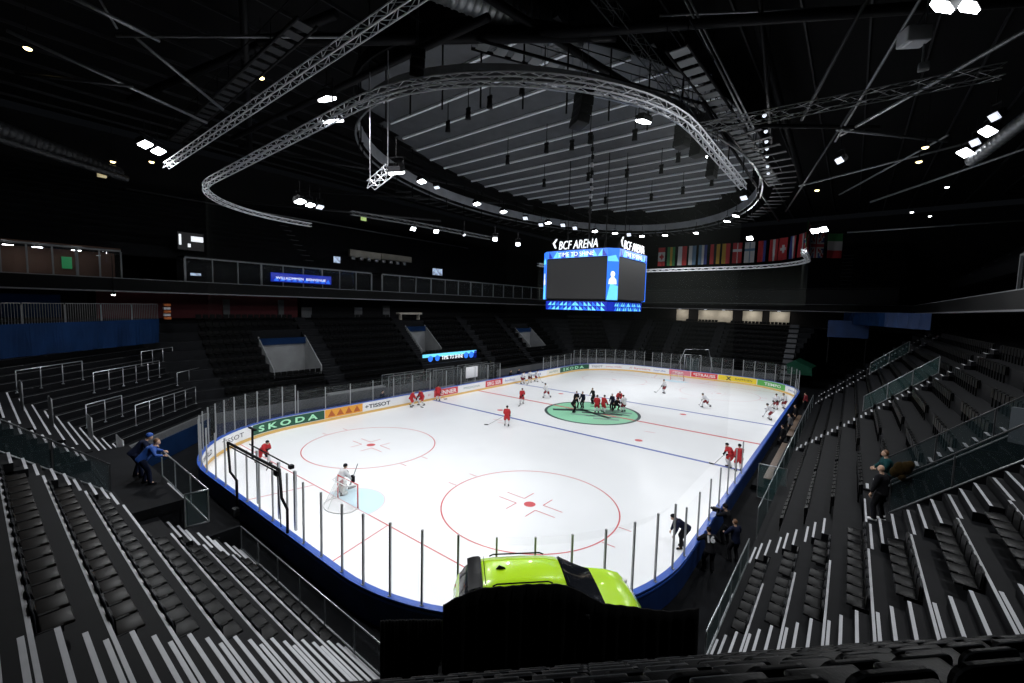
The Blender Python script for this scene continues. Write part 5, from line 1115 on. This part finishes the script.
# ------------------------------------------------------------------ people
def ik(a, b, l1, l2, pole):
    a, b, pole = Vector(a), Vector(b), Vector(pole); d = b - a; L = min(d.length, (l1 + l2) * 0.995); d.normalize(); b = a + d * L
    x = (l1 * l1 - l2 * l2 + L * L) / (2 * L); h = math.sqrt(max(0, l1 * l1 - x * x)); p = pole - d * pole.dot(d)
    p = p.normalized() if p.length > 1e-5 else Vector((0, 1, 0)); return a + d * x + p * h, b
def remeshed(m, name, parent, voxel, smooth=3):
    """fuse the overlapping tapered limbs of a figure into one smooth skin"""
    o = m.build(name); r_ = o.modifiers.new('r', 'REMESH'); r_.mode = 'VOXEL'; r_.voxel_size = voxel; r_.use_smooth_shade = True
    s_ = o.modifiers.new('s', 'SMOOTH'); s_.iterations = smooth; s_.factor = 0.5
    dg = bpy.context.evaluated_depsgraph_get(); me = bpy.data.meshes.new_from_object(o.evaluated_get(dg)); mats = list(o.data.materials)
    old = o.data; o.modifiers.clear(); o.data = me; bpy.data.meshes.remove(old); me.name = name
    if not me.materials:
        for q in mats: me.materials.append(q)
    o.parent = parent; return o
def hand(m, w, d, up, mt, sc=1.0, curl=0.7):
    """palm, four unequal bent fingers and a thumb; d points along the hand, up is the back of the hand"""
    d = Vector(d).normalized(); up = Vector(up); up = (up - d * up.dot(d)); up = up.normalized() if up.length > 1e-4 else d.orthogonal().normalized(); s_ = d.cross(up); m.use(mt); w = Vector(w)
    m.tube([w, w + d * 0.03 * sc, w + d * 0.085 * sc], [0.026 * sc, 0.036 * sc, 0.040 * sc], 8)
    for i, ln in enumerate((0.070, 0.080, 0.075, 0.058)):
        b = w + d * 0.08 * sc + s_ * (i - 1.5) * 0.019 * sc; p1 = b + (d * math.cos(curl * 0.5) - up * math.sin(curl * 0.5)) * ln * 0.5 * sc; p2 = p1 + (d * math.cos(curl * 1.6) - up * math.sin(curl * 1.6)) * ln * 0.5 * sc
        m.tube([b, p1, p2], [0.0095 * sc, 0.009 * sc, 0.0075 * sc], 6)
    b = w + d * 0.03 * sc + s_ * 0.034 * sc; p1 = b + (s_ * 0.7 + d * 0.7 - up * 0.2).normalized() * 0.034 * sc; m.tube([b, p1, p1 + (d - up * 0.4).normalized() * 0.03 * sc], [0.012 * sc, 0.010 * sc, 0.008 * sc], 6)
def figure(label, loc, yaw, lean=8, hip=0.92, feet=((-0.14, 0.05), (0.14, -0.02)), hands=((-0.30, 0.12, 0.86), (0.30, 0.12, 0.86)), outfit='civil', top='black_cloth', legs='black_cloth', sock='white_cloth',
           helmet='helmet_black', hair='hair_dark', stick=None, stick_label=None, look=0.0, group=None, shoe='black_cloth', number=None, skates=False, bald=False, glove='black_cloth', lift=0.0, cap=None):
    r = thing('person', label, 'person', loc, yaw, group)
    up = Vector((0, 0, 1)); la = R(lean); fw = Vector((0, math.sin(la), math.cos(la))); bk = Vector((0, math.cos(la), -math.sin(la)))   # spine direction and chest-forward
    foot = 0.11 if skates else 0.08
    pel = Vector((0, -0.10 * math.sin(la) * 2, hip)); chest = pel + fw * 0.42; neck = pel + fw * 0.56; hd = (fw * 0.6 + up * 0.4).normalized() if lean > 25 else fw
    head = neck + hd * 0.155 + Vector((0, 0.02, 0)); S = [chest + fw * 0.06 + Vector((s_ * 0.185, 0, 0)) for s_ in (-1, 1)]; H = [pel + Vector((s_ * 0.10, 0, -0.03)) for s_ in (-1, 1)]
    El, Wr, Kn, An = [], [], [], []
    for i, s_ in enumerate((-1, 1)):
        e, w_ = ik(S[i], hands[i], 0.29, 0.27, (s_ * 0.9, -0.5, -0.4)); El.append(e); Wr.append(w_)
        kx, ax_ = ik(H[i], (feet[i][0], feet[i][1], foot + (feet[i][2] if len(feet[i]) > 2 else 0)), 0.44, 0.42, (s_ * 0.25, 1, 0)); Kn.append(kx); An.append(ax_)
    fyaw = [Vector((s_ * 0.18, 1, 0)).normalized() for s_ in (-1, 1)]
    look_d = (Vector((math.sin(look), math.cos(look), 0)) * math.cos(la * 0.5) - up * math.sin(la * 0.5)).normalized()
    b = mb('skin')
    b.tube([pel - fw * 0.10, pel, pel + fw * 0.2, chest, chest + fw * 0.1], [0.09, 0.115, 0.11, 0.135, 0.085], 12)
    b.tube([neck - fw * 0.06, neck + hd * 0.05], [0.058, 0.054], 10); b.ball(head, (0.078, 0.092, 0.115), 12, 9); b.ball(head + look_d * 0.03 - up * 0.05, (0.055, 0.06, 0.055), 10, 7)
    b.ball(head + look_d * 0.098 - up * 0.012, (0.014, 0.02, 0.024), 8, 6)
    sd = look_d.cross(up).normalized()
    for s_ in (-1, 1): b.ball(head + sd * s_ * 0.078 - up * 0.01, (0.014, 0.022, 0.03), 8, 6)
    for i in (0, 1):
        b.tube([chest + fw * 0.05, S[i], S[i].lerp(El[i], 0.5), El[i], Wr[i]], [0.08, 0.068, 0.052, 0.043, 0.03], 9)
        b.tube([pel, H[i], H[i].lerp(Kn[i], 0.5), Kn[i], Kn[i].lerp(An[i], 0.35), An[i]], [0.08, 0.082, 0.07, 0.054, 0.052, 0.036], 9); b.tube([An[i], An[i] + fyaw[i] * 0.13 - up * 0.04], [0.045, 0.035], 8)
    body = remeshed(b, 'body', r, 0.024)
    # open hands or gloves
    for i in (0, 1):
        dh = (Wr[i] - El[i]).normalized()
        if outfit == 'player':
            g = MB(); hand(g, Wr[i] - dh * 0.03, dh, up + bk * 0.3, glove, 1.55, 1.1); g.tube([Wr[i] - dh * 0.12, Wr[i] - dh * 0.01], [0.062, 0.055], 9); g.build('glove', r)
        else:
            g = MB(); hand(g, Wr[i], dh, up + bk * 0.4, 'skin', 1.0, 0.8); g.build('hand', body)
    e = mb('flag_white')
    for s_ in (-1, 1): e.ball(head + look_d * 0.083 + sd * s_ * 0.033 + up * 0.012, 0.012, 8, 6)
    e.use('black_cloth')
    for s_ in (-1, 1): e.ball(head + look_d * 0.092 + sd * s_ * 0.033 + up * 0.012, 0.006, 6, 4)
    e.use('ad_rust'); e.tube([head + look_d * 0.088 + sd * 0.024 - up * 0.058, head + look_d * 0.092 - up * 0.06, head + look_d * 0.088 - sd * 0.024 - up * 0.058], 0.006, 6); e.build('face', body)
    # upper garment
    bulk = 0.045 if outfit == 'player' else 0.022
    j = mb(top); j.tube([pel - fw * 0.12, pel - fw * 0.02, pel + fw * 0.2, chest, chest + fw * 0.10, neck - fw * 0.01], [0.15 + bulk, 0.155 + bulk, 0.14 + bulk, 0.16 + bulk, 0.11 + bulk * 0.6, 0.075], 12)
    for i in (0, 1): j.tube([chest + fw * 0.04, S[i], S[i].lerp(El[i], 0.5), El[i], Wr[i].lerp(El[i], 0.12)], [0.09 + bulk, 0.078 + bulk, 0.062 + bulk, 0.053 + bulk * 0.8, 0.042 + bulk * 0.4], 9)
    jk = remeshed(j, 'jersey' if outfit == 'player' else 'jacket', r, 0.026)
    if number:
        nb = mb('helmet_white'); bo = chest + fw * 0.02 - bk * (0.16 + bulk + 0.012)
        text_mb(nb, number, lambda x, y, d: bo + Vector((x, 0, 0)) + fw * (y - 0.14) - bk * d, size=0.32, depth=0.008, bold=0.02, center=True); nb.build('back_number', jk)
    if outfit == 'player':
        p = mb(legs); p.tube([pel + fw * 0.10, pel, pel - fw * 0.08], [0.15, 0.185, 0.18], 12)
        for i in (0, 1): p.tube([H[i] + up * 0.02, H[i].lerp(Kn[i], 0.5), H[i].lerp(Kn[i], 0.92)], [0.14, 0.135, 0.115], 10)
        remeshed(p, 'hockey_pants', r, 0.028)
        for i in (0, 1):
            q = mb(sock); q.tube([H[i].lerp(Kn[i], 0.85), Kn[i], Kn[i].lerp(An[i], 0.35), An[i] + up * 0.03], [0.085, 0.092, 0.085, 0.06], 10); q.build('sock', r)
    else:
        p = mb(legs); p.tube([pel + fw * 0.10, pel, pel - fw * 0.06], [0.14, 0.165, 0.15], 12)
        for i in (0, 1): p.tube([H[i] + up * 0.02, H[i].lerp(Kn[i], 0.5), Kn[i], Kn[i].lerp(An[i], 0.5), An[i] - up * 0.02], [0.122, 0.105, 0.085, 0.078, 0.074], 10)
        remeshed(p, 'trousers', r, 0.026)
    for i in (0, 1):
        q = mb('black_cloth' if skates else shoe); a = An[i]; d = fyaw[i]; sole = foot - 0.05
        q.tube([a + up * 0.10, a - up * 0.005, a + d * 0.01 - up * 0.03], [0.058, 0.055, 0.05], 9); q.tube([a - d * 0.075 - up * 0.04, a + d * 0.04 - up * 0.035, a + d * 0.15 - up * 0.045, a + d * 0.19 - up * 0.05], [0.036, 0.045, 0.04, 0.02], 9)
        sh = q.build('skate' if skates else 'shoe', r)
        if skates:
            q = mb('alu'); q.box(a + d * 0.05 - up * (foot - 0.018), (0.008, 0.30, 0.036), ax=(d.cross(up), d, up)); q.box(a + d * 0.05 - up * (foot - 0.045), (0.02, 0.24, 0.03), ax=(d.cross(up), d, up)); q.build('blade', sh)
    hc = head + up * 0.02
    if outfit == 'player' or cap:
        h_ = mb(helmet if outfit == 'player' else cap); h_.ball(hc + up * 0.022 - look_d * 0.008, (0.106, 0.122, 0.112), 12, 8); h_.use('skin' if False else (helmet if outfit == 'player' else cap))
        he = h_.build('helmet' if outfit == 'player' else 'cap', r)
        # cut the lower half away so the face shows
        me = he.data; bm = bmesh.new(); bm.from_mesh(me); bmesh.ops.bisect_plane(bm, geom=bm.verts[:] + bm.edges[:] + bm.faces[:], plane_co=head + up * 0.022, plane_no=-up + look_d * 0.25, clear_outer=True); bm.to_mesh(me); bm.free()
        if outfit == 'player': q = mb('glass'); q.tube([hc + sd * 0.085 + look_d * 0.08, hc + look_d * 0.125, hc - sd * 0.085 + look_d * 0.08], [0.03, 0.032, 0.03], 6); q.build('visor', r)
    elif not bald:
        h_ = mb(hair); h_.ball(head + up * 0.022 - look_d * 0.014, (0.087, 0.10, 0.108), 12, 9); ho = h_.build('hair', body)
        me = ho.data; bm = bmesh.new(); bm.from_mesh(me); bmesh.ops.bisect_plane(bm, geom=bm.verts[:] + bm.edges[:] + bm.faces[:], plane_co=head + up * 0.03, plane_no=-up * 0.8 + look_d, clear_outer=True); bm.to_mesh(me); bm.free()
    if stick:
        Mw = Matrix.Translation(Vector(loc)) @ Matrix.Rotation(yaw, 4, 'Z'); a = Mw @ Vector(stick[0]); c = Mw @ Vector(stick[1]); d = (c - a).normalized()
        q = MB(); q.use('stick'); q.box((a + c) / 2, (0.022, 0.03, (c - a).length), ax=(d.orthogonal().normalized(), d.cross(d.orthogonal()).normalized(), d))
        bd = Vector((d.x, d.y, 0)); bd = bd.normalized() if bd.length > 0.01 else Vector((1, 0, 0)); sdv = bd.cross(up)
        q.use('black_cloth'); q.prism([c - bd * 0.02 + up * 0.0, c + bd * 0.02 - up * 0.005, c + bd * 0.15 + sdv * 0.01, c + bd * 0.30 + sdv * 0.05, c + bd * 0.30 + sdv * 0.05 + up * 0.07, c + bd * 0.02 + up * 0.08, c - bd * 0.03 + up * 0.07], sdv * 0.012)
        q.use('white_cloth'); q.box(a + d * 0.08, (0.03, 0.036, 0.14), ax=(d.orthogonal().normalized(), d.cross(d.orthogonal()).normalized(), d)); tag(q.build('hockey_stick'), stick_label, 'hockey stick')
    return r
TOW = lambda x, y: math.atan2(-x, y)     # yaw that makes a figure face the direction (x, y)
def player(label, x, y, face, team='red', lean=28, hip=0.86, stick=True, wide=0.22, phase=0, helmet=None, **kw):
    top, legs, sock, hm = dict(red=('red_cloth', 'red_cloth', 'white_cloth', 'helmet_black'), white=('white_cloth', 'dark_red_cloth', 'white_cloth', 'helmet_black'), black=('black_cloth', 'black_cloth', 'black_cloth', 'helmet_black'))[team]
    f = [((-wide, 0.10), (wide, -0.12)), ((-wide, -0.18), (wide, 0.20)), ((-wide * 0.7, 0.02), (wide * 0.7, 0.02)), ((-wide, 0.22), (wide * 1.2, -0.42, 0.10))][phase]
    hs = ((-0.06, 0.30, 0.98), (0.22, 0.46, 0.74)) if phase != 2 else ((-0.14, 0.24, 0.92), (0.20, 0.30, 0.90))
    st = ((-0.10, 0.22, 1.12), (0.42, 0.86, 0.01)) if stick else None
    sl = label.replace(' hockey player', ' player')
    return figure(label, (x, y, 0.002), face, lean, hip, f, hs, 'player', top, legs, sock, helmet or hm, stick=st, stick_label='stick of the ' + sl, skates=True, **kw)
player('red hockey player standing alone beside the near blue line', -2.94, 20.39, TOW(-0.6, 1.0), lean=10, hip=0.92, phase=2, stick=False)
k = MB(); k.use('stick'); k.tube([(-3.10, 20.35, 0.92), (-4.35, 19.62, 0.03)], 0.014, 6); k.use('black_cloth'); k.prism([(-4.35, 19.62, 0.0), (-4.62, 19.46, 0.0), (-4.64, 19.46, 0.07), (-4.32, 19.64, 0.08)], (0.012, -0.02, 0)); tag(k.build('hockey_stick'), 'hockey stick held out by the lone red player at the blue line', 'hockey stick')
player('red hockey player skating between the red centre line and lone red player', -7.1, 28.0, TOW(0.8, -0.6), phase=1, lean=18, hip=0.88)
player('red hockey player at the left boards, left one of a close pair', -14.1, 19.3, TOW(0.6, 1), phase=0, lean=26)
player('red hockey player at the left boards, right one of a close pair', -13.95, 20.45, TOW(-0.3, -1), phase=1, lean=24)
player('red hockey player alone by the red board advert on the left', -14.3, 22.9, TOW(-0.5, 1), phase=2, lean=14, hip=0.9)
player('red hockey player in the centre circle, left of the pair facing away', 0.50, 30.05, TOW(-0.4, 1), phase=2, lean=10, hip=0.92)
player('red hockey player in the centre circle, right of the pair facing away', 0.88, 30.65, TOW(0.3, 1), phase=0, lean=14, hip=0.9)
player('crouching red hockey player with raised back beyond the centre circle', 0.3, 35.6, TOW(0.6, -0.9), phase=0, lean=52, hip=0.78)
player('white hockey player in the right part of the centre circle', 2.28, 32.34, TOW(-0.8, 0.4), 'white', phase=2, lean=16)
player('black clad player kneeling low beside the white one in the circle', 1.35, 32.5, TOW(0.9, -0.4), 'black', phase=0, lean=45, hip=0.62, stick=False)
player('white hockey player skating beyond the red line, left of the circle', -6.9, 32.36, TOW(-0.9, 0.3), 'white', phase=3, lean=30)
player('white hockey player at the left boards, first of the far three', -14.2, 37.6, TOW(1, 0.2), 'white', phase=0)
player('white hockey player at the left boards, middle of the far three', -14.0, 39.0, TOW(0.7, -0.6), 'white', phase=2, lean=16)
player('white hockey player at the left boards, last of the far three', -13.8, 40.1, TOW(0.8, 0.5), 'white', phase=1)
player('white hockey player gliding in front of the far goal', 1.99, 44.96, TOW(-0.7, -0.6), 'white', phase=2, lean=14, hip=0.9)
player('white hockey player leaning far forward right of the centre circle', 7.84, 40.42, TOW(-0.95, 0.2), 'white', phase=3, lean=48, hip=0.82)
player('white hockey player bending toward the right boards, nearest there', 13.9, 39.44, TOW(-0.95, 0.3), 'white', phase=1, lean=46, hip=0.84)
player('white hockey player by the right boards, left of the two farther ones', 13.7, 45.0, TOW(-0.3, -1), 'white', phase=2, lean=14)
player('white hockey player by the right boards, right of the two farther ones', 14.35, 45.9, TOW(-0.7, -0.7), 'white', phase=0, lean=20)
player('red hockey player bent over at the right boards, left of the pair', 13.75, 22.9, TOW(-0.8, -0.6), phase=2, lean=34, hip=0.88)
player('red hockey player upright at the right boards, right of the pair', 14.35, 22.5, TOW(-0.6, 0.8), phase=2, lean=8, hip=0.93, stick=False)
player('red hockey player striding along the near left boards behind black frame', -8.55, 3.5, TOW(0.95, 0.25), phase=3, lean=44, hip=0.88)
# goalkeeper: big pads, blocker and catcher
g = player('white goalkeeper with big leg pads standing in the near goal', -1.2, 4.35, TOW(0.05, 1), 'white', lean=30, hip=0.82, stick=False, wide=0.26, helmet='helmet_black', glove='pads')
for s_ in (-1, 1):
    k = mb('pads'); k.rbox((s_ * 0.25, 0.12 if s_ < 0 else 0.0, 0.46), (0.28, 0.13, 0.74), 0.05, Matrix.Rotation(R(-12), 3, 'X')); k.rbox((s_ * 0.25, 0.18 if s_ < 0 else 0.06, 0.14), (0.26, 0.26, 0.14), 0.04); k.use('black_cloth'); k.box((s_ * 0.25, 0.19 if s_ < 0 else 0.07, 0.62), (0.27, 0.02, 0.05)); k.build('leg_pad', g)
k = mb('black_cloth'); k.rbox((0.30, 0.50, 0.78), (0.26, 0.12, 0.36), 0.04); k.build('blocker', g); k = mb('black_cloth'); k.ball((-0.22, 0.42, 0.95), (0.17, 0.10, 0.19), 12, 8); k.build('catching_glove', g)
k = MB(); k.use('stick'); k.box((-0.62, 4.80, 1.25), (0.03, 0.03, 1.1), Matrix.Rotation(R(28), 3, 'Y')); k.box((-0.98, 4.80, 0.58), (0.03, 0.10, 0.6), Matrix.Rotation(R(28), 3, 'Y')); k.box((-1.16, 4.95, 0.20), (0.06, 0.44, 0.12)); tag(k.build('goalkeeper_stick'), 'pale goalkeeper stick pointing up beside the near goal', 'hockey stick')
# people in black on the ice
CIV = dict(outfit='civil', skates=True)
figure('person in black bending forward at the left edge of the centre circle', (-1.25, 28.6, 0), TOW(0.9, 0.3), 30, 0.86, top='black_cloth', legs='black_cloth', **CIV)
figure('tall person in black, left of two standing together in the centre circle', (-2.0, 30.4, 0), TOW(0.7, -0.5), 6, 0.93, top='black_cloth', legs='black_cloth', **CIV)
figure('person in black, right of two standing together in the centre circle', (-1.45, 30.8, 0), TOW(-0.2, -0.9), 8, 0.92, top='navy_cloth', legs='black_cloth', **CIV)
figure('person in black standing apart behind the centre circle', (-1.64, 33.38, 0), TOW(-0.4, -0.9), 14, 0.92, top='black_cloth', legs='black_cloth', hands=((-0.16, 0.3, 1.0), (0.2, 0.3, 1.0)), **CIV)
figure('person in dark jacket with pale helmet behind the red pair', (1.2, 32.0, 0), TOW(-0.3, -1), 6, 0.94, top='navy_cloth', legs='black_cloth', cap='helmet_white', **CIV)
figure('person in dark clothes and cap bending over behind the near glass', (14.30, 10.95, 0), TOW(-0.85, -0.55), 58, 0.92, ((-0.12, 0.06), (0.14, -0.10)), ((-0.22, 0.42, 0.62), (0.22, 0.42, 0.62)), top='navy_cloth', legs='black_cloth', cap='black_cloth', look=-0.1, **CIV)
# staff off the ice
figure('person in black jacket with white back number beside the right boards', (15.62, 9.95, 0), TOW(-0.55, 0.85), 20, 0.92, top='black_cloth', legs='black_cloth', number='16', hands=((-0.25, 0.42, 1.15), (0.25, 0.42, 1.15)))
figure('person in navy standing right of the one with the back number', (16.25, 11.35, 0), TOW(-0.8, 0.6), 6, 0.93, top='navy_cloth', legs='black_cloth', hair='hair_brown', hands=((-0.22, 0.35, 1.1), (0.22, 0.35, 1.1)))
figure('person in dark cap holding a camera at the right boards', (15.7, 12.6, 0), TOW(-0.9, 0.3), 14, 0.92, top='black_cloth', legs='black_cloth', cap='black_cloth', hands=((-0.10, 0.42, 1.35), (0.12, 0.42, 1.33)))
k = mb('car_black'); k.rbox((15.2, 12.72, 1.36), (0.3, 0.18, 0.18), 0.03); k.tube([(15.05, 12.75, 1.36), (14.98, 12.77, 1.36)], 0.06, 10); tag(k.build('video_camera'), 'small black camera held at the right boards', 'camera')
figure('person in navy leaning on the glass rail, left of two in blue', (-1.2, -3.75, 3.4), TOW(0.15, 1), 44, 0.93, ((-0.14, -0.12), (0.14, 0.05)), ((-0.30, 0.50, 1.02), (0.30, 0.50, 1.02)), top='navy_cloth', legs='navy_cloth', cap='blue_cloth')
figure('person in bright blue jacket with brown hair leaning on glass rail', (-0.2, -3.72, 3.4), TOW(0.25, 1), 40, 0.93, ((-0.14, -0.10), (0.14, 0.08)), ((-0.30, 0.50, 1.03), (0.30, 0.50, 1.03)), top='blue_cloth', legs='navy_cloth', hair='hair_brown')
figure('bald person in black standing on the right stand landing', (20.42, 9.9, 3.705), TOW(-0.85, 0.45), 3, 0.95, ((-0.14, 0.05), (0.14, -0.05)), top='black_cloth', legs='black_cloth', bald=True, shoe='white_cloth')
figure('person in teal top standing behind the bald one on the right', (20.65, 12.0, 3.705), TOW(-0.9, -0.2), 8, 0.95, top='teal_cloth', legs='black_cloth', hair='hair_brown', hands=((-0.10, 0.34, 1.1), (0.12, 0.34, 1.1)))
k = mb('mustard_cloth')
for dx, dz, rx, rz in ((0.0, 0.0, 0.16, 0.24), (0.14, 0.08, 0.15, 0.2), (-0.1, -0.1, 0.12, 0.16), (0.22, 0.18, 0.1, 0.14), (0.06, -0.2, 0.1, 0.12)): k.ball((20.75 + dx, 9.34, 5.6 + dz), (rx, 0.08, rz), 12, 8)
tag(k.build('mustard_jacket'), 'dull mustard coloured jacket draped over the glass beside the bald person', 'jacket')
for i, (x, y, tp, lab) in enumerate([(16.0, 38.0, 'black_cloth', 'person in black on the right players bench side, farthest of three'), (16.0, 33.5, 'grey_cloth', 'person in grey by the right bench, middle of three'), (15.9, 30.2, 'black_cloth', 'person in black by the right bench, nearest of three'),
                                     (16.1, 47.5, 'dark_red_cloth', 'person in dark red behind the far right boards'), (-15.6, 16.9, 'navy_cloth', 'person in navy behind the left glass near the white advert')]):
    figure(lab, (x, y, 0.27 if 31 < y < 40 else 0.0), TOW(-1 if x > 0 else 1, 0.2 * i - 0.3), 10, 0.93, top=tp, legs='black_cloth')
for i, (x, y, z, tp, lab) in enumerate([(-15.5, 36.6, 0, 'black_cloth', 'person in black behind the boards beside the three white players'), (-15.5, 38.4, 0, 'navy_cloth', 'person in navy behind the three white players')]):
    figure(lab, (x, y, z), TOW(1, 0.3 - 0.5 * i), 8, 0.93, top=tp, legs='black_cloth')
